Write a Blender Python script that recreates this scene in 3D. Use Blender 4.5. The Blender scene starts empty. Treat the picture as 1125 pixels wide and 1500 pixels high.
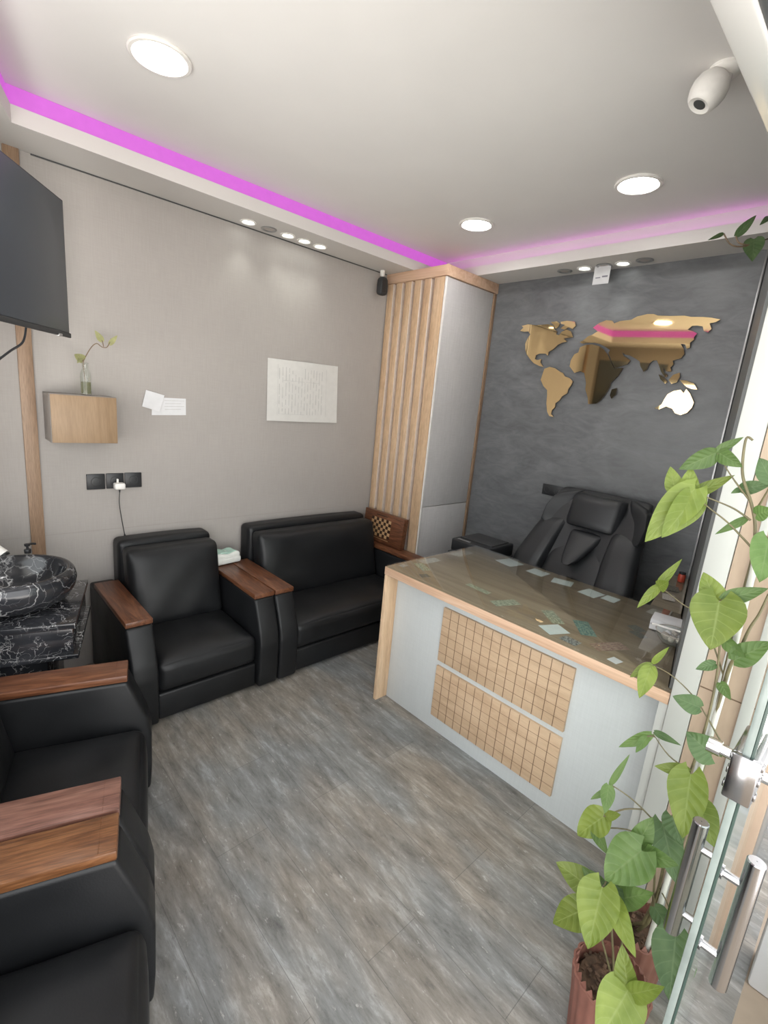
import bpy, bmesh, math, random
from mathutils import Vector, Matrix, Euler

random.seed(11)
SC = bpy.context.scene
COL = SC.collection

# ------------------------------------------------------------------ camera, world, lights, exposure
CAM_POS = Vector((3.1473, 2.8708, 1.6))
CAM_ROT = Matrix(((-0.73174184, -0.08626415, 0.67610086),
                  (0.67560037, -0.22292934, 0.70275647),
                  (0.09010003, 0.9710103, 0.22140682)))
cam_data = bpy.data.cameras.new('camera')
cam_data.sensor_fit = 'HORIZONTAL'
cam_data.sensor_width = 36.0
cam_data.lens = 705.947 / 1125.0 * 36.0
cam_data.clip_start = 0.02
cam = bpy.data.objects.new('camera', cam_data)
cam.matrix_world = Matrix.Translation(CAM_POS) @ CAM_ROT.to_4x4()
COL.objects.link(cam)
SC.camera = cam

world = bpy.data.worlds.new('daylight')
SC.world = world
world.use_nodes = True
wn = world.node_tree
bg = wn.nodes['Background']
# pale overcast sky above the horizon, brighter street glow added below to lift the ceiling
_tc = wn.nodes.new('ShaderNodeTexCoord')
_sp = wn.nodes.new('ShaderNodeSeparateXYZ')
_rp = wn.nodes.new('ShaderNodeValToRGB')
wn.links.new(_tc.outputs['Generated'], _sp.inputs[0])
_mr = wn.nodes.new('ShaderNodeMapRange')
_mr.inputs['From Min'].default_value = -0.2
_mr.inputs['From Max'].default_value = 0.2
wn.links.new(_sp.outputs[2], _mr.inputs['Value'])
wn.links.new(_mr.outputs[0], _rp.inputs['Fac'])
_rp.color_ramp.elements[0].position = 0.42
_rp.color_ramp.elements[0].color = (1.0, 0.955, 0.915, 1)
_rp.color_ramp.elements[1].position = 0.55
_rp.color_ramp.elements[1].color = (0.56, 0.565, 0.57, 1)
wn.links.new(_rp.outputs['Color'], bg.inputs['Color'])
bg.inputs['Strength'].default_value = 7.3

SC.view_settings.view_transform = 'Standard'
SC.view_settings.look = 'None'
SC.view_settings.gamma = 1.0
SC.view_settings.exposure = 0.0
SC.view_settings.use_curve_mapping = False
try:
    SC.cycles.use_denoising = True
    SC.cycles.max_bounces = 10
    SC.cycles.diffuse_bounces = 6
    SC.cycles.glossy_bounces = 5
    SC.cycles.transparent_max_bounces = 16
    SC.cycles.sample_clamp_indirect = 6.0
except Exception:
    pass
DOWNLIGHT_STRENGTH = 52.0
SPOT_WATTS = 2.4
LED_STRENGTH = 0.95

# ------------------------------------------------------------------ materials
def nodes_of(name):
    m = bpy.data.materials.new(name)
    m.use_nodes = True
    nt = m.node_tree
    b = nt.nodes['Principled BSDF']
    return m, nt, b

def N(nt, kind, **kw):
    n = nt.nodes.new(kind)
    for k, v in kw.items():
        if k in n.inputs.keys():
            n.inputs[k].default_value = v
        else:
            setattr(n, k, v)
    return n

def mapping(nt, scale=(1, 1, 1), coord='Object', rot=(0, 0, 0), loc=(0, 0, 0)):
    tc = nt.nodes.new('ShaderNodeTexCoord')
    mp = nt.nodes.new('ShaderNodeMapping')
    mp.inputs['Scale'].default_value = scale
    mp.inputs['Rotation'].default_value = rot
    mp.inputs['Location'].default_value = loc
    nt.links.new(tc.outputs[coord], mp.inputs['Vector'])
    return mp.outputs['Vector']

def ramp(nt, fac, stops):
    r = nt.nodes.new('ShaderNodeValToRGB')
    el = r.color_ramp.elements
    while len(el) < len(stops):
        el.new(0.5)
    for e, (p, c) in zip(el, stops):
        e.position = p
        e.color = (c[0], c[1], c[2], 1)
    nt.links.new(fac, r.inputs['Fac'])
    return r.outputs['Color']

def mix(nt, fac, a, b, kind='MIX'):
    m = nt.nodes.new('ShaderNodeMix')
    m.data_type = 'RGBA'
    m.blend_type = kind
    for sock, v in ((m.inputs[0], fac), (m.inputs[6], a), (m.inputs[7], b)):
        if hasattr(v, 'is_linked') or hasattr(v, 'links'):
            nt.links.new(v, sock)
        elif isinstance(v, (int, float)):
            sock.default_value = v
        else:
            sock.default_value = (v[0], v[1], v[2], 1)
    return m.outputs[2]

def bump(nt, b, height, strength=0.2, dist=0.01):
    bp = nt.nodes.new('ShaderNodeBump')
    bp.inputs['Strength'].default_value = strength
    bp.inputs['Distance'].default_value = dist
    nt.links.new(height, bp.inputs['Height'])
    nt.links.new(bp.outputs['Normal'], b.inputs['Normal'])

def plain(name, c, rough=0.5, metal=0.0, noise=0.06, nscale=30, spec=0.5, bumpy=0.0, emit=None):
    m, nt, b = nodes_of(name)
    n = N(nt, 'ShaderNodeTexNoise', Scale=nscale, Detail=4.0)
    nt.links.new(mapping(nt), n.inputs['Vector'])
    lo = tuple(max(0, x * (1 - noise)) for x in c)
    hi = tuple(min(1, x * (1 + noise)) for x in c)
    nt.links.new(ramp(nt, n.outputs['Fac'], [(0.3, lo), (0.7, hi)]), b.inputs['Base Color'])
    b.inputs['Roughness'].default_value = rough
    b.inputs['Metallic'].default_value = metal
    b.inputs['Specular IOR Level'].default_value = spec
    if bumpy:
        bump(nt, b, n.outputs['Fac'], bumpy, 0.004)
    if emit:
        b.inputs['Emission Color'].default_value = (emit[0], emit[1], emit[2], 1)
        b.inputs['Emission Strength'].default_value = emit[3]
    return m

def wood(name, dark, mid, light, scale=(14, 1.4, 14), rough=0.4, detail=6, distort=1.2, loc=(0, 0, 0), pores=0.25):
    m, nt, b = nodes_of(name)
    v = mapping(nt, scale, loc=loc)
    n = N(nt, 'ShaderNodeTexNoise', Scale=1.3, Detail=float(detail), Roughness=0.6, Distortion=distort)
    nt.links.new(v, n.inputs['Vector'])
    col = ramp(nt, n.outputs['Fac'], [(0.30, dark), (0.48, mid), (0.68, light)])
    v2 = mapping(nt, (scale[0] * 9, scale[1] * 2.2, scale[2] * 9), loc=loc)
    n2 = N(nt, 'ShaderNodeTexNoise', Scale=2.0, Detail=3.0)
    nt.links.new(v2, n2.inputs['Vector'])
    g = ramp(nt, n2.outputs['Fac'], [(0.35, (1 - pores,) * 3), (0.6, (1, 1, 1))])
    nt.links.new(mix(nt, 1.0, col, g, 'MULTIPLY'), b.inputs['Base Color'])
    b.inputs['Roughness'].default_value = rough
    bump(nt, b, n2.outputs['Fac'], 0.08, 0.002)
    return m

M = {}
# setting
def make_floor():
    m, nt, b = nodes_of('vinyl_plank')
    rot = (0, 0, math.pi / 2)
    vb = mapping(nt, (1, 1, 1), rot=rot, loc=(0.30, 0.06, 0))
    br = N(nt, 'ShaderNodeTexBrick', Scale=1.0)
    br.offset = 0.37
    br.inputs['Brick Width'].default_value = 0.92
    br.inputs['Row Height'].default_value = 0.20
    br.inputs['Mortar Size'].default_value = 0.0011
    br.inputs['Mortar Smooth'].default_value = 0.2
    br.inputs['Bias'].default_value = 0.0
    br.inputs['Color1'].default_value = (0.0, 0.0, 0.0, 1)
    br.inputs['Color2'].default_value = (1, 1, 1, 1)
    br.inputs['Mortar'].default_value = (0.5, 0.5, 0.5, 1)
    nt.links.new(vb, br.inputs['Vector'])
    # streaks along the planks
    v = mapping(nt, (13, 2.6, 1))
    n = N(nt, 'ShaderNodeTexNoise', Scale=1.8, Detail=10.0, Roughness=0.74, Distortion=0.25)
    nt.links.new(v, n.inputs['Vector'])
    base = ramp(nt, n.outputs['Fac'], [(0.30, (0.088, 0.083, 0.077)), (0.43, (0.165, 0.157, 0.145)),
                                       (0.55, (0.222, 0.213, 0.200)), (0.70, (0.36, 0.356, 0.343))])
    n3 = N(nt, 'ShaderNodeTexNoise', Scale=2.3, Detail=3.0)
    nt.links.new(mapping(nt, (2.2, 0.8, 1)), n3.inputs['Vector'])
    tint = ramp(nt, n3.outputs['Fac'], [(0.38, (0.92, 0.98, 1.03)), (0.62, (1.06, 1.0, 0.93))])
    base = mix(nt, 1.0, base, tint, 'MULTIPLY')
    # plank to plank change
    pl = ramp(nt, br.outputs['Color'], [(0.0, (0.88, 0.89, 0.9)), (1.0, (1.1, 1.09, 1.07))])
    base = mix(nt, 1.0, base, pl, 'MULTIPLY')
    # pale flecks
    v4 = mapping(nt, (48, 16, 1))
    n4 = N(nt, 'ShaderNodeTexNoise', Scale=1.0, Detail=5.0, Roughness=0.75)
    nt.links.new(v4, n4.inputs['Vector'])
    fl = ramp(nt, n4.outputs['Fac'], [(0.60, (0, 0, 0)), (0.70, (0.85, 0.85, 0.85))])
    base = mix(nt, fl, base, (0.40, 0.395, 0.375))
    dk = ramp(nt, n4.outputs['Fac'], [(0.28, (0.75, 0.75, 0.75)), (0.42, (0, 0, 0))])
    base = mix(nt, dk, base, (0.085, 0.083, 0.08))
    mo = ramp(nt, br.outputs['Fac'], [(0.0, (0, 0, 0)), (1.0, (0.55, 0.55, 0.55))])
    base = mix(nt, mo, base, (0.06, 0.06, 0.058))
    nt.links.new(base, b.inputs['Base Color'])
    b.inputs['Roughness'].default_value = 0.46
    b.inputs['Specular IOR Level'].default_value = 0.4
    bump(nt, b, n.outputs['Fac'], 0.12, 0.004)
    return m
M['floor'] = make_floor()

def make_fabric_wall(name, c, vary=0.10, rough=0.7, seam=True):
    m, nt, b = nodes_of(name)
    n1 = N(nt, 'ShaderNodeTexNoise', Scale=1.0, Detail=4.0)
    nt.links.new(mapping(nt, (180, 180, 9)), n1.inputs['Vector'])
    n2 = N(nt, 'ShaderNodeTexNoise', Scale=1.0, Detail=4.0)
    nt.links.new(mapping(nt, (12, 12, 220)), n2.inputs['Vector'])
    n3 = N(nt, 'ShaderNodeTexNoise', Scale=2.2, Detail=5.0, Roughness=0.6)
    nt.links.new(mapping(nt, (1, 1, 1)), n3.inputs['Vector'])
    k = lambda f: tuple(x * f for x in c)
    base = ramp(nt, n3.outputs['Fac'], [(0.3, k(1 - vary * .5)), (0.7, k(1 + vary * .5))])
    a = ramp(nt, n1.outputs['Fac'], [(0.3, (1 - vary,) * 3), (0.7, (1.0,) * 3)])
    d = ramp(nt, n2.outputs['Fac'], [(0.3, (1 - vary * .8,) * 3), (0.7, (1.0,) * 3)])
    base = mix(nt, 1.0, mix(nt, 1.0, base, a, 'MULTIPLY'), d, 'MULTIPLY')
    nt.links.new(base, b.inputs['Base Color'])
    b.inputs['Roughness'].default_value = rough
    b.inputs['Specular IOR Level'].default_value = 0.3
    bump(nt, b, n1.outputs['Fac'], 0.1, 0.002)
    return m
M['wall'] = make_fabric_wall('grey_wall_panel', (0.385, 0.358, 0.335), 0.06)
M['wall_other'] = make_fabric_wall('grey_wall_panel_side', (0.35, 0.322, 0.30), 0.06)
M['cabinet_grey'] = make_fabric_wall('grey_cabinet_laminate', (0.53, 0.515, 0.51), 0.10, 0.5)

def make_plaster():
    m, nt, b = nodes_of('charcoal_plaster')
    n = N(nt, 'ShaderNodeTexNoise', Scale=1.6, Detail=8.0, Roughness=0.65, Distortion=1.4)
    nt.links.new(mapping(nt, (1, 1.2, 2.6)), n.inputs['Vector'])
    n2 = N(nt, 'ShaderNodeTexNoise', Scale=7.0, Detail=6.0, Roughness=0.6, Distortion=2.0)
    nt.links.new(mapping(nt, (1, .8, 2.4)), n2.inputs['Vector'])
    c = ramp(nt, n.outputs['Fac'], [(0.3, (0.108, 0.112, 0.116)), (0.52, (0.138, 0.143, 0.148)), (0.72, (0.170, 0.175, 0.180))])
    g = ramp(nt, n2.outputs['Fac'], [(0.35, (0.86,) * 3), (0.65, (1.1,) * 3)])
    nt.links.new(mix(nt, 1.0, c, g, 'MULTIPLY'), b.inputs['Base Color'])
    r = ramp(nt, n2.outputs['Fac'], [(0.3, (0.30,) * 3), (0.7, (0.48,) * 3)])
    nt.links.new(r, b.inputs['Roughness'])
    b.inputs['Specular IOR Level'].default_value = 0.55
    bump(nt, b, n2.outputs['Fac'], 0.15, 0.004)
    return m
M['plaster'] = make_plaster()
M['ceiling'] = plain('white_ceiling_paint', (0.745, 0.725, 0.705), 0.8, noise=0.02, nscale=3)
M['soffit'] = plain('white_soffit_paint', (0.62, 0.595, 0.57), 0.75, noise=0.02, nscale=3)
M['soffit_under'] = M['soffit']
M['white_gloss'] = plain('white_gloss_frame', (0.50, 0.49, 0.475), 0.18, noise=0.02, nscale=5)
M['white_frame'] = plain('white_door_frame', (0.50, 0.50, 0.475), 0.35, noise=0.02, nscale=5)
M['dark_trim'] = plain('dark_grey_trim', (0.055, 0.058, 0.058), 0.4)
M['jamb_grey'] = plain('grey_jamb_lining', (0.11, 0.115, 0.112), 0.4)
M['alu'] = plain('brushed_aluminium', (0.42, 0.42, 0.42), 0.38, 0.8)
M['led'] = plain('pink_light_strip', (0.30, 0.08, 0.30), 0.5, emit=(0.44, 0.085, 0.47, LED_STRENGTH))
M['led_soft'] = plain('pale_pink_light_strip', (0.8, 0.4, 0.8), 0.5, emit=(0.80, 0.10, 0.85, 2.8))
M['lamp_on'] = plain('lit_lamp_diffuser', (0.9, 0.9, 0.9), 0.5, emit=(1.0, 0.985, 0.97, DOWNLIGHT_STRENGTH))
M['spot_on'] = plain('lit_spot_lens', (0.9, 0.9, 0.9), 0.5, emit=(0.95, 1.0, 0.96, 9.0))
M['spot_off'] = plain('unlit_spot_lens', (0.42, 0.38, 0.35), 0.4)
M['oak'] = wood('light_oak_laminate', (0.50, 0.335, 0.205), (0.585, 0.405, 0.255), (0.66, 0.48, 0.32), scale=(16, 16, 1.1), rough=0.5, pores=0.15)
M['oak_y'] = wood('oak_laminate_long', (0.53, 0.335, 0.22), (0.62, 0.41, 0.28), (0.70, 0.49, 0.35), scale=(16, 1.1, 16), rough=0.5, pores=0.12)
M['oak_box'] = wood('oak_box_front', (0.225, 0.143, 0.079), (0.275, 0.182, 0.104), (0.315, 0.213, 0.127), scale=(9, 9, 1.0), rough=0.5, pores=0.1)
M['groove'] = plain('pale_groove_and_lit_side', (0.66, 0.57, 0.50), 0.6)
M['trim_wood'] = wood('brown_wall_trim', (0.25, 0.155, 0.095), (0.31, 0.20, 0.125), (0.36, 0.24, 0.155), scale=(20, 20, 1.2), rough=0.5)
M['cladding'] = wood('tan_outer_cladding', (0.42, 0.31, 0.225), (0.465, 0.345, 0.255), (0.50, 0.38, 0.285), scale=(8, 8, 0.9), rough=0.5, pores=0.06)
M['desk_top'] = wood('grey_brown_desk_laminate', (0.195, 0.140, 0.088), (0.255, 0.192, 0.126), (0.32, 0.25, 0.172), scale=(13, 1.0, 13), rough=0.45, pores=0.12, distort=0.8)
M['desk_white'] = make_fabric_wall('pale_desk_panel', (0.56, 0.585, 0.585), 0.05, 0.55)
M['shelf_side'] = plain('grey_brown_shelf_side', (0.26, 0.235, 0.215), 0.5)
M['pale_edge'] = plain('pale_edge_band', (0.72, 0.70, 0.67), 0.4)

def make_grid_panel():
    m = wood('grooved_oak_panel', (0.47, 0.325, 0.205), (0.535, 0.378, 0.245), (0.59, 0.43, 0.285), scale=(5, 2.6, 9), rough=0.5, pores=0.07)
    return m
M['grid'] = make_grid_panel()
M['grid_line'] = plain('dark_panel_groove', (0.15, 0.092, 0.055), 0.7)

# upholstery, wood, stone
def make_leather(name='black_leatherette', lo=0.0066, hi=0.0107, spec=0.36):
    m, nt, b = nodes_of(name)
    n = N(nt, 'ShaderNodeTexVoronoi', Scale=220.0)
    nt.links.new(mapping(nt), n.inputs['Vector'])
    n2 = N(nt, 'ShaderNodeTexNoise', Scale=6.0, Detail=4.0)
    nt.links.new(mapping(nt), n2.inputs['Vector'])
    c = ramp(nt, n2.outputs['Fac'], [(0.3, (lo * .92, lo, lo * 1.14)), (0.7, (hi * .94, hi, hi * 1.12))])
    nt.links.new(c, b.inputs['Base Color'])
    r = ramp(nt, n2.outputs['Fac'], [(0.3, (0.38,) * 3), (0.7, (0.5,) * 3)])
    nt.links.new(r, b.inputs['Roughness'])
    b.inputs['Specular IOR Level'].default_value = spec
    bump(nt, b, n.outputs['Distance'], 0.12, 0.001)
    return m
M['leather'] = make_leather()
M['chair_leather'] = make_leather('black_chair_leather', 0.0125, 0.019, 0.55)
M['walnut'] = wood('red_brown_walnut', (0.065, 0.022, 0.010), (0.135, 0.050, 0.023), (0.22, 0.090, 0.043), scale=(15, 2.0, 15), rough=0.34, distort=3.0, pores=0.35)
M['walnut_orange'] = wood('orange_walnut', (0.065, 0.023, 0.008), (0.135, 0.053, 0.019), (0.21, 0.092, 0.037), scale=(13, 2.0, 13), rough=0.34, distort=4.0, loc=(3, 1, 0), pores=0.35)
M['walnut_pink'] = wood('pinkish_walnut', (0.095, 0.040, 0.028), (0.165, 0.076, 0.055), (0.24, 0.120, 0.088), scale=(13, 2.0, 13), rough=0.34, distort=3.0, loc=(1, 5, 2), pores=0.35)

def make_marble(name, dens=1.0):
    m, nt, b = nodes_of(name)
    v = mapping(nt, (1, 1, 1))
    nz = N(nt, 'ShaderNodeTexNoise', Scale=5.0, Detail=6.0)
    nt.links.new(v, nz.inputs['Vector'])
    ad = nt.nodes.new('ShaderNodeMix'); ad.data_type = 'RGBA'; ad.inputs[0].default_value = 0.42
    nt.links.new(v, ad.inputs[6]); nt.links.new(nz.outputs['Color'], ad.inputs[7])
    cols = None
    base = ramp(nt, nz.outputs['Fac'], [(0.3, (0.009, 0.010, 0.012)), (0.7, (0.032, 0.033, 0.038))])
    for sc, wd, op in ((6.5 * dens, 0.026, 0.75), (15.0 * dens, 0.034, 0.6 if dens > 1 else 0.4)):
        vo = N(nt, 'ShaderNodeTexVoronoi', Scale=sc)
        vo.feature = 'DISTANCE_TO_EDGE'
        nt.links.new(ad.outputs[2], vo.inputs['Vector'])
        ve = ramp(nt, vo.outputs['Distance'], [(0.0, (op,) * 3), (wd, (0, 0, 0))])
        mk = N(nt, 'ShaderNodeTexNoise', Scale=sc * 0.7, Detail=3.0)
        nt.links.new(v, mk.inputs['Vector'])
        mm = ramp(nt, mk.outputs['Fac'], [(0.43, (0, 0, 0)), (0.60, (1, 1, 1))])
        f = mix(nt, 1.0, ve, mm, 'MULTIPLY')
        base = mix(nt, f, base, (0.55, 0.55, 0.55))
    nt.links.new(base, b.inputs['Base Color'])
    b.inputs['Roughness'].default_value = 0.14
    return m
M['marble'] = make_marble('black_veined_marble')
M['marble_busy'] = make_marble('black_busy_marble', 1.6)
M['black_plastic'] = plain('black_plastic', (0.018, 0.019, 0.021), 0.4)
M['black_matte'] = plain('black_matte', (0.03, 0.031, 0.033), 0.6)
M['tv_screen'] = plain('tv_screen_glass', (0.034, 0.043, 0.056), 0.30, noise=0.02, spec=0.6)
M['white_plastic'] = plain('white_plastic', (0.80, 0.78, 0.74), 0.4)
M['poster_paper'] = plain('grey_white_poster_paper', (0.60, 0.59, 0.565), 0.8, noise=0.03)
M['paper'] = plain('white_paper', (0.66, 0.66, 0.67), 0.8, noise=0.03)
M['paper_blue'] = plain('bluish_paper', (0.60, 0.655, 0.645), 0.7, noise=0.04)
M['ink'] = plain('grey_ink', (0.47, 0.465, 0.45), 0.8)
M['ink_dark'] = plain('dark_ink', (0.22, 0.22, 0.26), 0.8)
M['chrome'] = plain('chrome', (0.62, 0.62, 0.62), 0.09, 1.0, noise=0.02)
M['steel'] = plain('polished_steel', (0.36, 0.36, 0.37), 0.18, 1.0, noise=0.02)
M['gold'] = plain('gold_mirror_acrylic', (0.80, 0.60, 0.33), 0.035, 1.0, noise=0.015, nscale=2)
M['gold_edge'] = plain('brown_acrylic_edge', (0.16, 0.10, 0.05), 0.3)
M['red'] = plain('red_plastic', (0.45, 0.06, 0.03), 0.4)
M['terracotta'] = plain('terracotta_clay', (0.185, 0.075, 0.055), 0.6, noise=0.18, nscale=14)
M['soil'] = plain('potting_soil', (0.085, 0.048, 0.030), 0.9, noise=0.6, nscale=60, bumpy=0.8)
M['stem'] = plain('green_brown_stem', (0.135, 0.115, 0.058), 0.5, noise=0.25)
M['stem_brown'] = plain('brown_stem', (0.17, 0.115, 0.07), 0.5, noise=0.25)
M['stake'] = plain('pale_grey_stake', (0.55, 0.54, 0.50), 0.35)
M['tissue_mint'] = plain('mint_tissue_pack', (0.45, 0.66, 0.57), 0.45, noise=0.2, nscale=18)
M['tissue_white'] = plain('white_tissue_pack', (0.74, 0.76, 0.72), 0.45, noise=0.08, nscale=18)
M['chess_dark'] = plain('dark_inlay_wood', (0.030, 0.012, 0.008), 0.35)
M['chess_light'] = plain('pale_inlay_wood', (0.52, 0.33, 0.17), 0.35)
M['cobble'] = plain('beige_ground_tile', (0.30, 0.24, 0.18), 0.7, noise=0.15, nscale=6)
M['outer_white'] = plain('white_outer_wall', (0.72, 0.72, 0.73), 0.7, noise=0.04, nscale=4)
M['candy'] = plain('pale_wrapped_sweets', (0.55, 0.52, 0.46), 0.4, noise=0.35, nscale=60)
M['brown_card'] = plain('brown_cardboard', (0.33, 0.21, 0.13), 0.8)

def make_glass(name, tint, refl_rough=0.02, ior=1.5, base_mix=0.0, body=(0.2, 0.3, 0.25)):
    m, nt, b = nodes_of(name)
    out = nt.nodes['Material Output']
    nt.nodes.remove(b)
    tr = nt.nodes.new('ShaderNodeBsdfTransparent'); tr.inputs['Color'].default_value = (*tint, 1)
    gl = nt.nodes.new('ShaderNodeBsdfGlossy'); gl.inputs['Roughness'].default_value = refl_rough
    gl.inputs['Color'].default_value = (1, 1, 1, 1)
    fr = nt.nodes.new('ShaderNodeFresnel'); fr.inputs['IOR'].default_value = ior
    mx = nt.nodes.new('ShaderNodeMixShader')
    ge = nt.nodes.new('ShaderNodeNewGeometry')
    iv = nt.nodes.new('ShaderNodeMath'); iv.operation = 'SUBTRACT'; iv.inputs[0].default_value = 1.0
    nt.links.new(ge.outputs['Backfacing'], iv.inputs[1])
    mu = nt.nodes.new('ShaderNodeMath'); mu.operation = 'MULTIPLY'
    nt.links.new(fr.outputs[0], mu.inputs[0]); nt.links.new(iv.outputs[0], mu.inputs[1])
    nt.links.new(mu.outputs[0], mx.inputs[0])
    src = tr.outputs[0]
    if base_mix:
        df = nt.nodes.new('ShaderNodeBsdfDiffuse'); df.inputs['Color'].default_value = (*body, 1)
        m2 = nt.nodes.new('ShaderNodeMixShader'); m2.inputs[0].default_value = base_mix
        nt.links.new(tr.outputs[0], m2.inputs[1]); nt.links.new(df.outputs[0], m2.inputs[2])
        src = m2.outputs[0]
    nt.links.new(src, mx.inputs[1]); nt.links.new(gl.outputs[0], mx.inputs[2])
    nt.links.new(mx.outputs[0], out.inputs['Surface'])
    return m
M['desk_glass'] = make_glass('desk_top_glass', (0.97, 0.985, 0.975), 0.02, 1.38)
M['door_glass'] = make_glass('green_door_glass', (0.90, 0.94, 0.92), 0.02, 1.35, 0.20, (0.36, 0.44, 0.40))
M['glass_edge'] = plain('polished_glass_edge', (0.20, 0.235, 0.22), 0.25, noise=0.2, nscale=12)
M['glass_edge_dark'] = plain('dark_glass_edge', (0.035, 0.06, 0.05), 0.25)
M['water'] = make_glass('olive_water', (0.72, 0.72, 0.55), 0.05, 1.1, 0.1, (0.3, 0.3, 0.18))
M['window_glass'] = make_glass('window_glass', (0.96, 0.98, 0.98), 0.01)
M['bottle_glass'] = make_glass('clear_bottle_glass', (0.95, 0.96, 0.95), 0.03, 1.4, 0.05, (0.42, 0.42, 0.38))

def make_leaf(name, c1, c2, vein):
    m, nt, b = nodes_of(name)
    out = nt.nodes['Material Output']
    uv = nt.nodes.new('ShaderNodeUVMap')
    sep = nt.nodes.new('ShaderNodeSeparateXYZ')
    nt.links.new(uv.outputs[0], sep.inputs[0])
    oi = nt.nodes.new('ShaderNodeObjectInfo')
    n = N(nt, 'ShaderNodeTexNoise', Scale=26.0, Detail=4.0)
    nt.links.new(mapping(nt), n.inputs['Vector'])
    c = ramp(nt, n.outputs['Fac'], [(0.32, c1), (0.68, c2)])
    hv = N(nt, 'ShaderNodeHueSaturation')
    vm = N(nt, 'ShaderNodeMapRange'); vm.inputs['To Min'].default_value = 0.8; vm.inputs['To Max'].default_value = 1.2
    nt.links.new(oi.outputs['Random'], vm.inputs['Value'])
    nt.links.new(vm.outputs[0], hv.inputs['Value'])
    nt.links.new(c, hv.inputs['Color'])
    # mid rib and side veins from uv: u across (0..1), v along
    a = N(nt, 'ShaderNodeMath', operation='SUBTRACT'); nt.links.new(sep.outputs[0], a.inputs[0]); a.inputs[1].default_value = 0.5
    ab = N(nt, 'ShaderNodeMath', operation='ABSOLUTE'); nt.links.new(a.outputs[0], ab.inputs[0])
    rib = ramp(nt, ab.outputs[0], [(0.0, (1, 1, 1)), (0.035, (0, 0, 0))])
    s1 = N(nt, 'ShaderNodeMath', operation='MULTIPLY_ADD'); nt.links.new(ab.outputs[0], s1.inputs[0]); s1.inputs[1].default_value = -0.55
    nt.links.new(sep.outputs[1], s1.inputs[2])
    s2 = N(nt, 'ShaderNodeMath', operation='MULTIPLY'); nt.links.new(s1.outputs[0], s2.inputs[0]); s2.inputs[1].default_value = 38.0
    s3 = N(nt, 'ShaderNodeMath', operation='SINE'); nt.links.new(s2.outputs[0], s3.inputs[0])
    side = ramp(nt, s3.outputs[0], [(0.90, (0, 0, 0)), (1.0, (0.55, 0.55, 0.55))])
    vv = mix(nt, 1.0, rib, side, 'LIGHTEN')
    vf = mix(nt, 1.0, vv, (0.45, 0.45, 0.45), 'MULTIPLY')
    fin = mix(nt, vf, hv.outputs[0], vein)
    nt.links.new(fin, b.inputs['Base Color'])
    b.inputs['Roughness'].default_value = 0.42
    b.inputs['Specular IOR Level'].default_value = 0.4
    bump(nt, b, s3.outputs[0], 0.25, 0.002)
    tl = nt.nodes.new('ShaderNodeBsdfTranslucent')
    nt.links.new(fin, tl.inputs['Color'])
    mx = nt.nodes.new('ShaderNodeMixShader'); mx.inputs[0].default_value = 0.35
    nt.links.new(b.outputs[0], mx.inputs[1]); nt.links.new(tl.outputs[0], mx.inputs[2])
    nt.links.new(mx.outputs[0], out.inputs['Surface'])
    return m
M['leaf_l'] = make_leaf('lime_leaf', (0.140, 0.195, 0.030), (0.205, 0.262, 0.053), (0.30, 0.36, 0.125))
M['leaf_g'] = make_leaf('mid_green_leaf', (0.085, 0.150, 0.038), (0.135, 0.215, 0.066), (0.21, 0.28, 0.125))
M['leaf_d'] = make_leaf('dark_green_leaf', (0.075, 0.135, 0.05), (0.12, 0.19, 0.08), (0.19, 0.26, 0.13))
M['leaf_pale'] = make_leaf('pale_cutting_leaf', (0.27, 0.27, 0.12), (0.38, 0.38, 0.18), (0.42, 0.42, 0.24))

def make_note(name, c, ink):
    m, nt, b = nodes_of(name)
    v = mapping(nt, (1, 1, 1), 'Generated')
    vo = N(nt, 'ShaderNodeTexVoronoi', Scale=7.0)
    nt.links.new(v, vo.inputs['Vector'])
    n = N(nt, 'ShaderNodeTexNoise', Scale=9.0, Detail=6.0)
    nt.links.new(v, n.inputs['Vector'])
    f = ramp(nt, n.outputs['Fac'], [(0.42, (0, 0, 0)), (0.6, (1, 1, 1))])
    col = mix(nt, f, c, ink)
    f2 = ramp(nt, vo.outputs['Distance'], [(0.12, (0.7, 0.7, 0.7)), (0.22, (0, 0, 0))])
    col = mix(nt, f2, col, tuple(x * 0.5 for x in ink))
    nt.links.new(col, b.inputs['Base Color'])
    b.inputs['Roughness'].default_value = 0.7
    return m
M['note_green'] = make_note('pale_green_banknote', (0.40, 0.42, 0.31), (0.20, 0.22, 0.16))
M['note_teal'] = make_note('teal_banknote', (0.20, 0.28, 0.22), (0.08, 0.16, 0.15))
M['note_dark'] = make_note('dark_grey_banknote', (0.15, 0.14, 0.11), (0.07, 0.07, 0.06))
M['note_red'] = make_note('reddish_banknote', (0.34, 0.25, 0.19), (0.22, 0.13, 0.10))
M['photo_card'] = make_note('small_photo_card', (0.34, 0.35, 0.33), (0.04, 0.04, 0.04))
M['card'] = make_note('pale_card', (0.45, 0.42, 0.37), (0.33, 0.30, 0.27))

# ------------------------------------------------------------------ mesh helpers
def finish(name, bm, mat, parent=None, smooth=True, angle=35, loc=None, rot=None):
    bmesh.ops.recalc_face_normals(bm, faces=bm.faces[:])
    me = bpy.data.meshes.new(name)
    bm.to_mesh(me)
    bm.free()
    mats = mat if isinstance(mat, (list, tuple)) else [mat]
    for mm in mats:
        me.materials.append(M[mm] if isinstance(mm, str) else mm)
    if smooth:
        me.shade_smooth()
        me.set_sharp_from_angle(angle=math.radians(angle))
    o = bpy.data.objects.new(name, me)
    COL.objects.link(o)
    if parent is not None:
        o.parent = parent
    if loc is not None:
        o.location = loc
    if rot is not None:
        o.rotation_euler = rot
    return o

def nb():
    return bmesh.new()

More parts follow.
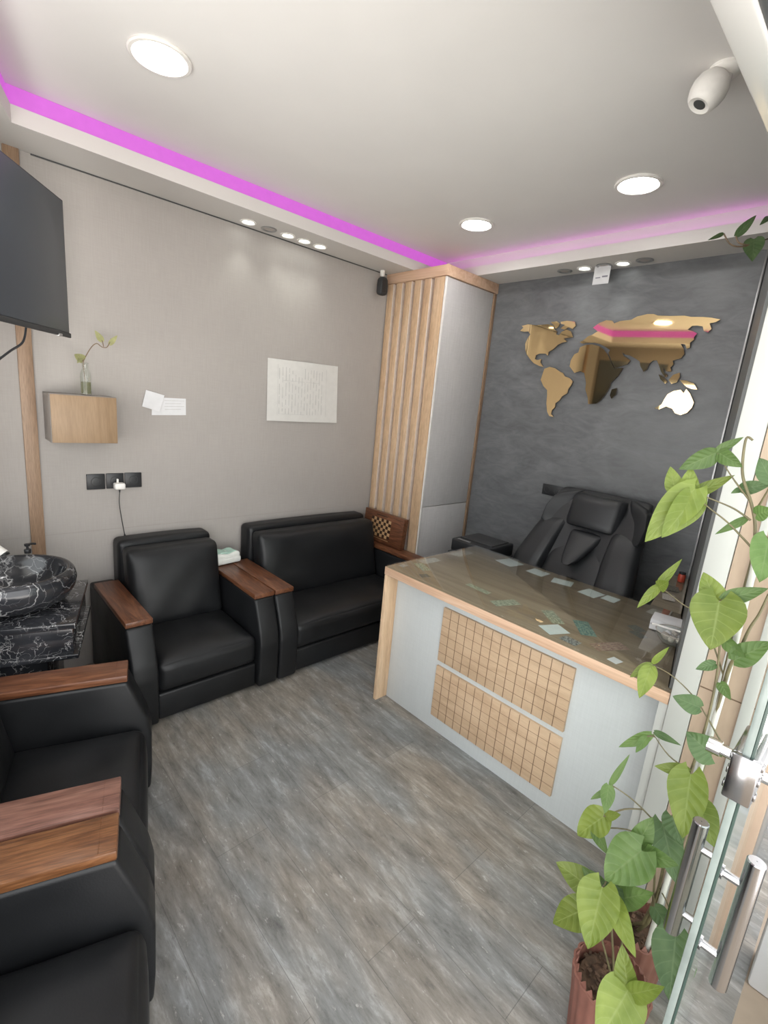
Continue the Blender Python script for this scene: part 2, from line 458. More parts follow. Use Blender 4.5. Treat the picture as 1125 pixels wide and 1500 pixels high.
def add_box(bm, c, s, bev=0.0, rz=0.0, seg=2, mi=0, rot=None):
    r = bmesh.ops.create_cube(bm, size=1.0)
    vs = r['verts']
    mat = Matrix.Translation(Vector(c)) @ (rot.to_4x4() if rot is not None else Matrix.Rotation(rz, 4, 'Z')) @ Matrix.Diagonal((s[0], s[1], s[2], 1))
    bmesh.ops.transform(bm, matrix=mat, verts=vs)
    fs = list({f for v in vs for f in v.link_faces})
    for f in fs:
        f.material_index = mi
    if bev:
        es = list({e for v in vs for e in v.link_edges})
        rr = bmesh.ops.bevel(bm, geom=es, offset=bev, offset_type='OFFSET', segments=seg, profile=0.5, affect='EDGES', clamp_overlap=True)
        for f in rr['faces']:
            f.material_index = mi

def box(name, lo, hi, mat, parent=None, bev=0.003, seg=2):
    bm = nb()
    c = [(a + b) / 2 for a, b in zip(lo, hi)]
    s = [abs(b - a) for a, b in zip(lo, hi)]
    add_box(bm, c, s, bev, seg=seg)
    return finish(name, bm, mat, parent)

def add_prism(bm, pts, axis, a0, a1, bev=0.0, seg=2, mi=0):
    """pts: 2-D outline; axis: extrusion axis (0 x, 1 y, 2 z); the two others in order"""
    def mk(p, a):
        if axis == 0: return (a, p[0], p[1])
        if axis == 1: return (p[0], a, p[1])
        return (p[0], p[1], a)
    v0 = [bm.verts.new(mk(p, a0)) for p in pts]
    v1 = [bm.verts.new(mk(p, a1)) for p in pts]
    fs = [bm.faces.new(v0), bm.faces.new(v1[::-1])]
    n = len(pts)
    for i in range(n):
        fs.append(bm.faces.new((v0[i], v0[(i + 1) % n], v1[(i + 1) % n], v1[i])))
    for f in fs:
        f.material_index = mi
    bmesh.ops.recalc_face_normals(bm, faces=fs)
    if bev:
        es = list({e for f in fs for e in f.edges})
        rr = bmesh.ops.bevel(bm, geom=es, offset=bev, offset_type='OFFSET', segments=seg, profile=0.5, affect='EDGES', clamp_overlap=True)
        for f in rr['faces']:
            f.material_index = mi

def add_tube(bm, pts, r, n=8, cap=True, mi=0, r_end=None):
    pts = [Vector(p) for p in pts]
    rings = []
    up = Vector((0, 0, 1))
    prev = None
    for i, p in enumerate(pts):
        t = (pts[min(i + 1, len(pts) - 1)] - pts[max(i - 1, 0)])
        if t.length < 1e-9:
            t = Vector((0, 0, 1))
        t.normalize()
        if prev is None:
            a = up if abs(t.dot(up)) < 0.95 else Vector((1, 0, 0))
            u = t.cross(a).normalized()
        else:
            u = (prev - t * prev.dot(t))
            u = u.normalized() if u.length > 1e-6 else t.orthogonal().normalized()
        prev = u
        w = t.cross(u)
        rr = r if r_end is None else r + (r_end - r) * i / max(1, len(pts) - 1)
        rings.append([bm.verts.new(p + (u * math.cos(2 * math.pi * k / n) + w * math.sin(2 * math.pi * k / n)) * rr) for k in range(n)])
    for a, b in zip(rings[:-1], rings[1:]):
        for k in range(n):
            f = bm.faces.new((a[k], a[(k + 1) % n], b[(k + 1) % n], b[k]))
            f.material_index = mi
    if cap:
        f = bm.faces.new(rings[0][::-1]); f.material_index = mi
        f = bm.faces.new(rings[-1]); f.material_index = mi

def smooth_path(pts, k=4):
    pts = [Vector(p) for p in pts]
    out = []
    for i in range(len(pts) - 1):
        p0, p1, p2, p3 = pts[max(i - 1, 0)], pts[i], pts[i + 1], pts[min(i + 2, len(pts) - 1)]
        for j in range(k):
            t = j / k
            out.append(0.5 * ((2 * p1) + (p2 - p0) * t + (2 * p0 - 5 * p1 + 4 * p2 - p3) * t * t + (3 * p1 - p0 - 3 * p2 + p3) * t ** 3))
    out.append(pts[-1])
    return out

def add_lathe(bm, prof, n=40, c=(0, 0, 0), mi=0, close_top=False, close_bottom=False, mod=None, axis=None):
    """prof: list of (r, z) from bottom to top"""
    c = Vector(c)
    rings = []
    for j, (r, z) in enumerate(prof):
        ring = []
        for k in range(n):
            a = 2 * math.pi * k / n
            rr = r if mod is None else mod(r, z, a, j)
            p = Vector((rr * math.cos(a), rr * math.sin(a), z))
            if axis is not None:
                p = axis @ p
            ring.append(bm.verts.new(c + p))
        rings.append(ring)
    for a, b in zip(rings[:-1], rings[1:]):
        for k in range(n):
            f = bm.faces.new((a[k], a[(k + 1) % n], b[(k + 1) % n], b[k]))
            f.material_index = mi
    if close_bottom:
        f = bm.faces.new(rings[0][::-1]); f.material_index = mi
    if close_top:
        f = bm.faces.new(rings[-1]); f.material_index = mi

def soft_box(bm, c, h, r, deform=None, n=6, mi=0):
    """rounded, puffable box: half sizes h, corner radius r; deform(p, q) moves a point, q in -1..1"""
    def coords(a):
        rr = min(r, a * 0.98)
        edge = [-a, -a + rr * 0.12, -a + rr * 0.4, -a + rr]
        mid = [(-a + rr) + (2 * (a - rr)) * i / n for i in range(1, n)]
        return edge + mid + [-x for x in edge[::-1]]
    X, Y, Z = coords(h[0]), coords(h[1]), coords(h[2])
    cache = {}
    def vert(x, y, z):
        key = (round(x, 6), round(y, 6), round(z, 6))
        if key in cache:
            return cache[key]
        p = Vector((x, y, z))
        inn = Vector([max(-(a - min(r, a * .98)), min(a - min(r, a * .98), v)) for v, a in zip((x, y, z), h)])
        d = p - inn
        if d.length > 1e-9:
            k = max(abs(d[i]) for i in range(3))
            p = inn + d.normalized() * (k if k < r else r)
        q = Vector((x / h[0], y / h[1], z / h[2]))
        if deform:
            p = deform(p.copy(), q)
        v = bm.verts.new(Vector(c) + p)
        cache[key] = v
        return v
    def sheet(A, B, fn):
        for i in range(len(A) - 1):
            for j in range(len(B) - 1):
                f = bm.faces.new((fn(A[i], B[j]), fn(A[i + 1], B[j]), fn(A[i + 1], B[j + 1]), fn(A[i], B[j + 1])))
                f.material_index = mi
    for s in (-1, 1):
        sheet(X, Y, lambda a, b: vert(a, b, s * h[2]))
        sheet(X, Z, lambda a, b: vert(a, s * h[1], b))
        sheet(Y, Z, lambda a, b: vert(s * h[0], a, b))

def thing(name, label, cat, loc=(0, 0, 0), rz=0.0, group=None):
    o = bpy.data.objects.new(name, None)
    o.empty_display_size = 0.1
    COL.objects.link(o)
    o.location = loc
    o.rotation_euler = (0, 0, rz)
    tag(o, label, cat, group)
    return o

def tag(o, label, cat, group=None):
    o['label'] = label
    o['category'] = cat
    if group:
        o['group'] = group
    return o

def struct(o):
    o['kind'] = 'structure'
    return o

def copy_tree(o, parent=None):
    c = o.copy()
    COL.objects.link(c)
    if parent is not None:
        c.parent = parent
        c.matrix_parent_inverse = o.matrix_parent_inverse
    for ch in list(o.children):
        copy_tree(ch, c)
    return c
# ------------------------------------------------------------------ measured shapes
WORLD_MAP = [('north_america', [(0.834, 2.177), (0.857, 2.198), (0.842, 2.21), (0.89, 2.219), (0.956, 2.21), (1.043, 2.212), (1.087, 2.202), (1.094, 2.18), (1.118, 2.164), (1.115, 2.144), (1.137, 2.139), (1.154, 2.16), (1.186, 2.173), (1.217, 2.16), (1.238, 2.123), (1.199, 2.119), (1.178, 2.115), (1.201, 2.096), (1.168, 2.09), (1.141, 2.078), (1.116, 2.052), (1.081, 2.032), (1.08, 2.008), (1.06, 2.021), (1.013, 2.022), (0.988, 2.011), (0.986, 1.985), (1.01, 1.978), (1.034, 1.986), (1.031, 1.964), (1.059, 1.934), (1.028, 1.94), (0.982, 1.957), (0.948, 1.985), (0.916, 2.017), (0.899, 2.048), (0.891, 2.089), (0.903, 2.124), (0.921, 2.151), (0.901, 2.172), (0.866, 2.17)]), ('arctic_island', [(1.062, 2.224), (1.106, 2.228), (1.129, 2.213), (1.124, 2.193), (1.106, 2.18), (1.089, 2.204)]), ('greenland', [(1.134, 2.223), (1.179, 2.227), (1.233, 2.219), (1.244, 2.192), (1.225, 2.175), (1.194, 2.186), (1.171, 2.172), (1.141, 2.181), (1.169, 2.203), (1.139, 2.209)]), ('south_america', [(1.07, 1.921), (1.107, 1.935), (1.146, 1.927), (1.186, 1.905), (1.211, 1.896), (1.227, 1.875), (1.26, 1.866), (1.289, 1.845), (1.283, 1.821), (1.266, 1.794), (1.264, 1.767), (1.231, 1.745), (1.217, 1.717), (1.192, 1.698), (1.194, 1.671), (1.175, 1.65), (1.173, 1.625), (1.196, 1.605), (1.162, 1.61), (1.142, 1.637), (1.127, 1.691), (1.122, 1.747), (1.116, 1.781), (1.083, 1.807), (1.055, 1.848), (1.062, 1.882)]), ('eurasia', [(1.289, 2.091), (1.31, 2.099), (1.324, 2.11), (1.338, 2.124), (1.369, 2.135), (1.396, 2.153), (1.362, 2.176), (1.396, 2.202), (1.439, 2.217), (1.475, 2.212), (1.491, 2.195), (1.523, 2.207), (1.588, 2.211), (1.62, 2.228), (1.675, 2.238), (1.71, 2.236), (1.734, 2.226), (1.8, 2.22), (1.874, 2.217), (1.907, 2.209), (1.967, 2.205), (2.007, 2.199), (2.05, 2.188), (2.033, 2.176), (2.004, 2.17), (2.019, 2.142), (2.007, 2.124), (1.985, 2.132), (1.975, 2.156), (1.946, 2.162), (1.922, 2.161), (1.904, 2.142), (1.93, 2.134), (1.955, 2.121), (1.944, 2.102), (1.947, 2.089), (1.93, 2.073), (1.935, 2.047), (1.921, 2.04), (1.908, 2.064), (1.884, 2.068), (1.905, 2.04), (1.914, 2.013), (1.9, 1.99), (1.862, 1.977), (1.87, 1.957), (1.857, 1.94), (1.868, 1.917), (1.84, 1.917), (1.82, 1.939), (1.829, 1.911), (1.853, 1.893), (1.841, 1.883), (1.813, 1.916), (1.795, 1.95), (1.778, 1.979), (1.756, 1.977), (1.74, 1.962), (1.732, 1.926), (1.717, 1.914), (1.693, 1.946), (1.684, 1.973), (1.648, 1.993), (1.623, 2.005), (1.593, 2.012), (1.571, 2.025), (1.585, 2.003), (1.629, 1.979), (1.614, 1.955), (1.544, 1.932), (1.521, 1.966), (1.489, 2.022), (1.496, 2.04), (1.455, 2.063), (1.42, 2.078), (1.386, 2.085), (1.345, 2.085), (1.308, 2.082)]), ('africa', [(1.298, 2.058), (1.331, 2.072), (1.374, 2.075), (1.419, 2.065), (1.455, 2.044), (1.486, 2.012), (1.515, 1.966), (1.54, 1.93), (1.594, 1.933), (1.572, 1.887), (1.536, 1.843), (1.535, 1.818), (1.517, 1.773), (1.492, 1.734), (1.47, 1.713), (1.419, 1.707), (1.409, 1.748), (1.383, 1.799), (1.381, 1.838), (1.357, 1.899), (1.326, 1.91), (1.29, 1.898), (1.25, 1.939), (1.251, 1.978), (1.268, 2.015), (1.294, 2.027)]), ('madagascar', [(1.581, 1.814), (1.581, 1.776), (1.56, 1.748), (1.547, 1.768), (1.551, 1.804)]), ('sumatra', [(1.803, 1.901), (1.823, 1.892), (1.858, 1.86), (1.848, 1.849), (1.818, 1.873)]), ('borneo', [(1.863, 1.871), (1.881, 1.9), (1.911, 1.912), (1.917, 1.89), (1.906, 1.858), (1.881, 1.849)]), ('new_guinea', [(1.92, 1.872), (1.956, 1.869), (1.994, 1.856), (2.017, 1.824), (1.991, 1.825), (1.963, 1.835), (1.941, 1.851)]), ('australia', [(1.817, 1.709), (1.853, 1.732), (1.861, 1.761), (1.873, 1.791), (1.9, 1.81), (1.935, 1.819), (1.954, 1.801), (1.963, 1.824), (1.985, 1.802), (2.015, 1.753), (2.011, 1.725), (1.992, 1.695), (1.963, 1.68), (1.932, 1.689), (1.914, 1.712), (1.879, 1.723), (1.845, 1.703)])]
DESK_PAPERS = [('paper', 0.779, 1.482, 0.114, 0.115, 2.952), ('paper', 0.781, 1.663, 0.09, 0.099, 3.097), ('paper', 0.8, 1.815, 0.083, 0.101, -2.862), ('paper', 0.815, 1.976, 0.102, 0.088, 2.998), ('paper', 0.803, 2.066, 0.077, 0.066, 3.102), ('card', 0.772, 2.256, 0.078, 0.049, 3.09), ('note_green', 1.288, 1.635, 0.036, 0.135, 3.071), ('note_green', 1.317, 1.807, 0.128, 0.059, 2.727), ('note_green', 1.264, 2.009, 0.055, 0.131, 2.446), ('paper', 1.375, 2.075, 0.095, 0.08, 2.676), ('photo_card', 1.411, 2.162, 0.049, 0.07, 3.039), ('note_teal', 1.247, 2.142, 0.063, 0.14, 2.254), ('note_dark', 1.046, 2.275, 0.051, 0.062, 2.665), ('note_dark', 1.102, 2.302, 0.041, 0.063, 2.716), ('note_red', 1.321, 2.274, 0.141, 0.06, 2.632), ('paper', 1.414, 2.333, 0.042, 0.038, 2.911), ('paper', 1.188, 1.141, 0.127, 0.06, 3.083), ('paper', 0.904, 1.145, 0.147, 0.064, -3.094), ('card', 1.381, 1.197, 0.045, 0.033, -3.042), ('note_dark', 1.392, 1.381, 0.05, 0.043, 2.804), ('note_green', 1.301, 1.28, 0.051, 0.114, 2.761)]
PLANT_STEMS = {'B': [([(1.83, 2.673, 0.276), (1.85, 2.689, 0.429), (1.88, 2.684, 0.659), (1.9, 2.697, 0.818), (1.9, 2.702, 0.95), (1.9, 2.697, 1.07), (1.91, 2.685, 1.169), (1.94, 2.675, 1.244)], 0.0042), ([(1.83, 2.682, 0.285), (1.86, 2.712, 0.607), (1.87, 2.711, 0.906), (1.87, 2.706, 1.073), (1.87, 2.702, 1.173), (1.87, 2.7, 1.27), (1.87, 2.699, 1.349), (1.87, 2.689, 1.415), (1.87, 2.671, 1.463), (1.87, 2.647, 1.511), (1.87, 2.638, 1.551), (1.87, 2.635, 1.595), (1.87, 2.647, 1.592)], 0.005), ([(1.87, 2.711, 0.906), (1.88, 2.712, 1.079), (1.89, 2.722, 1.138), (1.9, 2.73, 1.198), (1.9, 2.739, 1.237), (1.9, 2.745, 1.285)], 0.0045), ([(1.84, 2.691, 0.319), (1.89, 2.659, 0.618), (1.9, 2.642, 0.644), (1.93, 2.599, 0.684), (1.95, 2.554, 0.703)], 0.003), ([(1.9, 2.697, 0.818), (1.9, 2.648, 0.828), (1.9, 2.605, 0.862)], 0.0022), ([(1.87, 2.731, 0.91), (1.89, 2.671, 0.989), (1.91, 2.617, 1.032), (1.92, 2.574, 1.043)], 0.002), ([(1.87, 2.705, 1.064), (1.88, 2.643, 1.179), (1.88, 2.596, 1.2), (1.88, 2.543, 1.224)], 0.002), ([(1.87, 2.697, 1.363), (1.87, 2.676, 1.381), (1.875, 2.64, 1.411), (1.88, 2.603, 1.434), (1.878, 2.568, 1.456)], 0.0026), ([(1.87, 2.679, 1.424), (1.87, 2.645, 1.442), (1.875, 2.604, 1.454), (1.878, 2.57, 1.463)], 0.0024), ([(1.87, 2.668, 1.466), (1.87, 2.64, 1.495), (1.865, 2.616, 1.521), (1.86, 2.588, 1.556)], 0.0022), ([(1.87, 2.681, 1.44), (1.88, 2.69, 1.468), (1.9, 2.699, 1.5)], 0.003)], 'A': [([(2.0, 2.67, 0.245), (2.0, 2.625, 0.417), (2.02, 2.606, 0.479)], 0.0035), ([(2.0, 2.674, 0.25), (2.0, 2.659, 0.514), (2.0, 2.66, 0.623)], 0.0032), ([(2.02, 2.684, 0.258), (2.08, 2.709, 0.331), (2.12, 2.723, 0.378)], 0.003), ([(2.0, 2.664, 0.238), (2.02, 2.598, 0.395), (2.04, 2.583, 0.429)], 0.003)]}
PLANT_LEAVES = [('B', (1.86, 2.585, 1.557), (1.89, 2.528, 1.51), 0.042, 'g', (1.86, 2.588, 1.556), -0.29), ('B', (1.86, 2.584, 1.559), (1.86, 2.627, 1.597), 0.019, 'g', (1.86, 2.588, 1.556), -0.18), ('B', (1.86, 2.589, 1.558), (1.88, 2.641, 1.534), 0.031, 'g', (1.86, 2.588, 1.556), 0.21), ('B', (1.88, 2.566, 1.472), (1.93, 2.501, 1.334), 0.072, 'l', (1.878, 2.57, 1.463), 0.06), ('B', (1.875, 2.57, 1.46), (1.935, 2.539, 1.355), 0.062, 'l', (1.878, 2.568, 1.456), -0.28), ('B', (1.865, 2.525, 1.453), (1.865, 2.501, 1.513), 0.036, 'l', (1.878, 2.568, 1.456), -0.05), ('B', (1.87, 2.553, 1.45), (1.87, 2.545, 1.519), 0.039, 'l', (1.878, 2.568, 1.456), -0.01), ('B', (1.865, 2.557, 1.453), (1.845, 2.626, 1.514), 0.028, 'l', (1.878, 2.568, 1.456), -0.24), ('B', (1.88, 2.54, 1.227), (1.93, 2.516, 1.172), 0.022, 'l', (1.88, 2.543, 1.224), 0.16), ('B', (1.88, 2.535, 1.218), (1.86, 2.567, 1.302), 0.02, 'l', (1.88, 2.543, 1.224), -0.27), ('B', (1.885, 2.54, 1.224), (1.915, 2.564, 1.251), 0.028, 'l', (1.88, 2.543, 1.224), -0.08), ('B', (1.95, 2.675, 1.253), (2.0, 2.689, 1.163), 0.093, 'l', (1.94, 2.675, 1.244), 0.01), ('B', (1.94, 2.67, 1.244), (1.93, 2.63, 1.301), 0.048, 'l', (1.94, 2.675, 1.244), -0.05), ('B', (1.94, 2.677, 1.256), (1.92, 2.745, 1.301), 0.031, 'g', (1.94, 2.675, 1.244), 0.06), ('B', (1.9, 2.69, 1.097), (1.92, 2.659, 1.075), 0.022, 'd', (1.903, 2.694, 1.098), 0.17), ('B', (1.9, 2.692, 1.156), (1.93, 2.739, 1.146), 0.028, 'g', (1.909, 2.687, 1.155), 0.32), ('B', (1.92, 2.721, 1.126), (1.91, 2.771, 1.191), 0.045, 'g', (1.887, 2.719, 1.121), -0.15), ('B', (1.86, 2.645, 1.486), (1.86, 2.696, 1.506), 0.028, 'd', (1.87, 2.648, 1.487), 0.1), ('B', (1.86, 2.647, 1.486), (1.88, 2.635, 1.476), 0.012, 'd', (1.87, 2.648, 1.487), 0.14), ('B', (1.86, 2.671, 1.427), (1.89, 2.627, 1.381), 0.017, 'g', (1.87, 2.674, 1.427), -0.15), ('B', (1.92, 2.723, 1.4), (1.97, 2.735, 1.322), 0.059, 'g', (1.87, 2.692, 1.396), -0.35), ('B', (1.9, 2.7, 1.514), (1.9, 2.671, 1.559), 0.04, 'd', (1.9, 2.699, 1.5), 0.33), ('B', (1.9, 2.69, 1.442), (1.92, 2.717, 1.461), 0.031, 'g', (1.871, 2.682, 1.444), -0.14), ('B', (1.92, 2.573, 1.047), (1.92, 2.598, 1.102), 0.014, 'l', (1.92, 2.574, 1.043), -0.13), ('B', (1.92, 2.574, 1.043), (1.95, 2.539, 1.004), 0.025, 'l', (1.92, 2.574, 1.043), 0.27), ('B', (1.925, 2.573, 1.041), (1.975, 2.576, 0.976), 0.037, 'l', (1.92, 2.574, 1.043), 0.06), ('B', (1.9, 2.683, 0.981), (1.92, 2.63, 0.989), 0.041, 'd', (1.887, 2.68, 0.978), -0.02), ('B', (1.9, 2.706, 1.058), (1.92, 2.734, 1.038), 0.022, 'g', (1.9, 2.698, 1.053), 0.19), ('B', (1.9, 2.602, 0.861), (1.93, 2.545, 0.796), 0.027, 'g', (1.9, 2.605, 0.862), -0.33), ('B', (1.905, 2.595, 0.851), (1.945, 2.588, 0.82), 0.02, 'g', (1.9, 2.611, 0.857), 0.14), ('B', (1.9, 2.606, 0.869), (1.92, 2.667, 0.881), 0.017, 'd', (1.9, 2.605, 0.862), -0.09), ('B', (1.92, 2.728, 0.896), (1.92, 2.672, 0.919), 0.062, 'd', (1.9, 2.7, 0.893), -0.29), ('B', (1.92, 2.699, 0.827), (1.95, 2.634, 0.816), 0.03, 'l', (1.9, 2.697, 0.818), 0.11), ('B', (1.94, 2.704, 0.837), (2.01, 2.727, 0.724), 0.078, 'l', (1.9, 2.698, 0.837), 0.3), ('B', (1.9, 2.725, 0.751), (1.94, 2.782, 0.698), 0.059, 'l', (1.891, 2.691, 0.75), -0.2), ('B', (1.95, 2.55, 0.7), (1.93, 2.573, 0.795), 0.015, 'g', (1.95, 2.554, 0.703), 0.09), ('B', (1.955, 2.549, 0.702), (1.995, 2.566, 0.652), 0.032, 'g', (1.95, 2.554, 0.703), -0.14), ('B', (1.955, 2.549, 0.685), (1.975, 2.519, 0.647), 0.015, 'g', (1.947, 2.56, 0.7), 0.17), ('B', (1.96, 2.555, 0.613), (1.99, 2.51, 0.535), 0.066, 'l', (1.913, 2.624, 0.661), 0.16), ('B', (1.96, 2.558, 0.615), (1.97, 2.592, 0.655), 0.024, 'l', (1.913, 2.624, 0.661), -0.2), ('B', (1.97, 2.542, 0.572), (2.01, 2.596, 0.563), 0.029, 'g', (1.883, 2.664, 0.575), 0.23), ('A', (2.0, 2.66, 0.625), (2.05, 2.61, 0.526), 0.095, 'g', (2.0, 2.66, 0.623), 0.11), ('A', (1.98, 2.645, 0.618), (1.96, 2.658, 0.692), 0.044, 'g', (2.0, 2.66, 0.607), 0.13), ('A', (1.98, 2.654, 0.606), (2.0, 2.732, 0.647), 0.041, 'g', (2.0, 2.66, 0.607), 0.22), ('B', (1.9, 2.669, 0.649), (1.96, 2.736, 0.567), 0.065, 'd', (1.897, 2.647, 0.637), -0.05), ('B', (1.9, 2.684, 0.681), (1.93, 2.72, 0.646), 0.048, 'd', (1.883, 2.686, 0.682), 0.18), ('A', (2.0, 2.571, 0.43), (2.02, 2.485, 0.449), 0.063, 'l', (2.034, 2.587, 0.419), 0.26), ('A', (2.0, 2.61, 0.447), (2.0, 2.542, 0.469), 0.044, 'g', (2.009, 2.617, 0.444), -0.28), ('A', (2.06, 2.613, 0.516), (2.15, 2.633, 0.429), 0.09, 'l', (2.02, 2.606, 0.479), 0.24), ('A', (2.04, 2.586, 0.411), (2.07, 2.522, 0.316), 0.071, 'l', (2.031, 2.589, 0.414), -0.07), ('A', (2.05, 2.629, 0.5), (2.13, 2.719, 0.488), 0.047, 'l', (2.02, 2.606, 0.479), -0.01), ('A', (2.0, 2.604, 0.483), (2.04, 2.663, 0.489), 0.044, 'd', (2.02, 2.606, 0.479), -0.25), ('A', (2.0, 2.641, 0.462), (2.02, 2.703, 0.555), 0.048, 'g', (2.011, 2.614, 0.452), 0.14), ('A', (2.12, 2.722, 0.38), (2.11, 2.689, 0.463), 0.044, 'l', (2.12, 2.723, 0.378), -0.15), ('A', (2.12, 2.726, 0.376), (2.14, 2.779, 0.477), 0.037, 'l', (2.12, 2.723, 0.378), 0.26), ('A', (2.12, 2.722, 0.383), (2.22, 2.709, 0.314), 0.088, 'l', (2.12, 2.723, 0.378), -0.16), ('B', (1.96, 2.76, 0.436), (2.03, 2.787, 0.335), 0.087, 'd', (1.85, 2.689, 0.429), 0.04), ('B', (1.9, 2.697, 0.414), (1.93, 2.755, 0.404), 0.041, 'd', (1.854, 2.682, 0.404), -0.07)]
VINE_LEAVES = [((0.943, 2.281, 2.3), (0.918, 2.325, 2.371), 0.032), ((0.974, 2.249, 2.306), (1.051, 2.23, 2.268), 0.015), ((0.894, 2.328, 2.297), (0.945, 2.35, 2.211), 0.064), ((0.85, 2.346, 2.378), (0.911, 2.342, 2.339), 0.02)]
VINE_STEMS = [[(0.974, 2.249, 2.306), (0.963, 2.27, 2.274), (0.942, 2.293, 2.264), (0.909, 2.322, 2.273), (0.883, 2.342, 2.288), (0.83, 2.384, 2.316)], [(0.943, 2.281, 2.3), (0.936, 2.295, 2.277), (0.909, 2.322, 2.273)], [(0.85, 2.346, 2.378), (0.846, 2.362, 2.338), (0.83, 2.384, 2.316), (0.718, 2.477, 2.366)]]
VASE_STEMS = [[(2.579, 0.12, 1.61), (2.58, 0.12, 1.654), (2.567, 0.12, 1.687), (2.542, 0.12, 1.731), (2.519, 0.12, 1.75), (2.499, 0.12, 1.737), (2.478, 0.12, 1.737), (2.465, 0.12, 1.758), (2.456, 0.12, 1.782)], [(2.578, 0.12, 1.626), (2.582, 0.12, 1.664), (2.596, 0.12, 1.674)], [(2.49, 0.12, 1.739), (2.495, 0.12, 1.763), (2.503, 0.12, 1.781)]]
VASE_LEAVES = [((2.465, 0.12, 1.752), (2.43, 0.13, 1.801), 0.023), ((2.495, 0.12, 1.763), (2.527, 0.13, 1.808), 0.029), ((2.579, 0.12, 1.667), (2.617, 0.13, 1.687), 0.042), ((2.584, 0.12, 1.682), (2.607, 0.13, 1.648), 0.02)]

# ================================================================== THE SETTING
CEIL = 2.65
SOF = 2.515
A_DIR = Vector((0.2931, 0.9561, 0))         # along the side wall, away from the grey panel wall
F_DIR = Vector((-0.9561, 0.2931, 0))        # out of the side wall into the room
TH = math.radians(72.956)
W0 = Vector((3.10, 0, 0))                   # corner of the panel wall and the side wall
def side(s, d, z=0.0):
    p = W0 + A_DIR * s + F_DIR * d
    return Vector((p.x, p.y, z))

struct(box('floor', (-0.2, -0.2, -0.06), (4.3, 2.90, 0.0), 'floor', bev=0))
# street paving outside the shop front
struct(box('floor_outside', (0.2, 2.90, -0.07), (5.0, 4.0, -0.004), 'cobble', bev=0))
bm = nb(); add_box(bm, (2.05, 1.17, CEIL + 0.03), (4.3, 2.74, 0.06))
struct(finish('ceiling', bm, 'ceiling', smooth=False))
struct(box('wall_back', (-0.15, -0.12, 0), (3.12, 0.0, 2.75), 'wall', bev=0))
struct(box('wall_right', (-0.12, 0.0, 0), (0.0, 2.19, 2.75), 'plaster', bev=0))

# side wall behind the television, with a glazed opening further along
bm = nb()
def side_slab(s0, s1, z0, z1, d0=-0.12, d1=0.0):
    add_prism(bm, [tuple(side(s0, d0).xy), tuple(side(s1, d0).xy), tuple(side(s1, d1).xy), tuple(side(s0, d1).xy)], 2, z0, z1)
side_slab(-0.06, 0.44, 0, 2.75)
side_slab(0.44, 2.30, 0, 0.95)
side_slab(0.44, 2.30, 2.16, 2.75)
side_slab(2.30, 2.62, 0, 2.75)
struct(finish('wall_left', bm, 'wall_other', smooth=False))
bm = nb()
for s0, s1, z0, z1 in ((0.44, 0.48, .95, 2.16), (2.26, 2.30, .95, 2.16), (0.48, 2.26, .95, 0.99), (0.48, 2.26, 2.12, 2.16)):
    side_slab(s0, s1, z0, z1, -0.09, -0.03)
w1 = struct(finish('window_1', bm, 'white_frame', smooth=False))
bm = nb(); side_slab(0.48, 2.26, 0.99, 2.12, -0.064, -0.058)
finish('pane', bm, 'window_glass', w1, smooth=False)

# front wall: header over the door opening, and the slanting jamb wall beside the desk
bm = nb()
add_box(bm, (2.64, 2.566, 2.485), (2.31, 0.036, 0.53))
struct(finish('wall_front', bm, 'wall_other', smooth=False))
struct(box('trim_1', (1.484, 2.543, 2.188), (3.80, 2.590, 2.220), 'white_gloss', bev=0.004))
struct(box('trim_2', (1.484, 2.590, 2.194), (3.80, 2.602, 2.40), 'dark_trim', bev=0.002))
bm = nb()
add_prism(bm, [(0.0, 2.192), (1.44, 2.519), (1.44, 2.83), (-0.12, 2.83), (-0.12, 2.192)], 2, 0, 2.75)
struct(finish('wall_jamb', bm, 'jamb_grey', smooth=False))
struct(box('trim_3', (1.441, 2.536, 0), (1.481, 2.602, 2.75), 'white_frame', bev=0.003))
bm = nb()
add_box(bm, (1.4605, 2.717, 1.375), (0.039, 0.226, 2.75), 0.001)
add_box(bm, (1.4797, 2.717, 0.84), (0.002, 0.224, 0.004), 0, mi=1)
add_box(bm, (1.4797, 2.717, 1.86), (0.002, 0.224, 0.004), 0, mi=1)
struct(finish('trim_4', bm, ['cladding', 'grid_line'], smooth=False))
bm = nb()
add_box(bm, (1.487, 2.656, 1.15), (0.014, 0.020, 2.30), 0.003)
add_box(bm, (1.487, 2.728, 1.15), (0.014, 0.030, 2.30), 0.003)
add_box(bm, (1.487, 2.785, 1.15), (0.014, 0.04, 2.30), 0.003)
struct(finish('trim_5', bm, 'white_frame'))
# grey vertical edge profile of the charcoal wall
struct(box('trim_6', (0.0, 2.180, 0), (0.010, 2.190, SOF), 'alu', bev=0.002))
# wooden strip on the panel wall
struct(box('trim_8', (2.762, 0.0, 0.0), (2.820, 0.012, SOF), 'trim_wood', bev=0.002))
# faint panel joints of the back wall
bm = nb()
add_box(bm, (1.6, 0.0008, 0.783), (2.9, 0.0016, 0.0025))
struct(finish('trim_9', bm, 'wall_other', smooth=False))

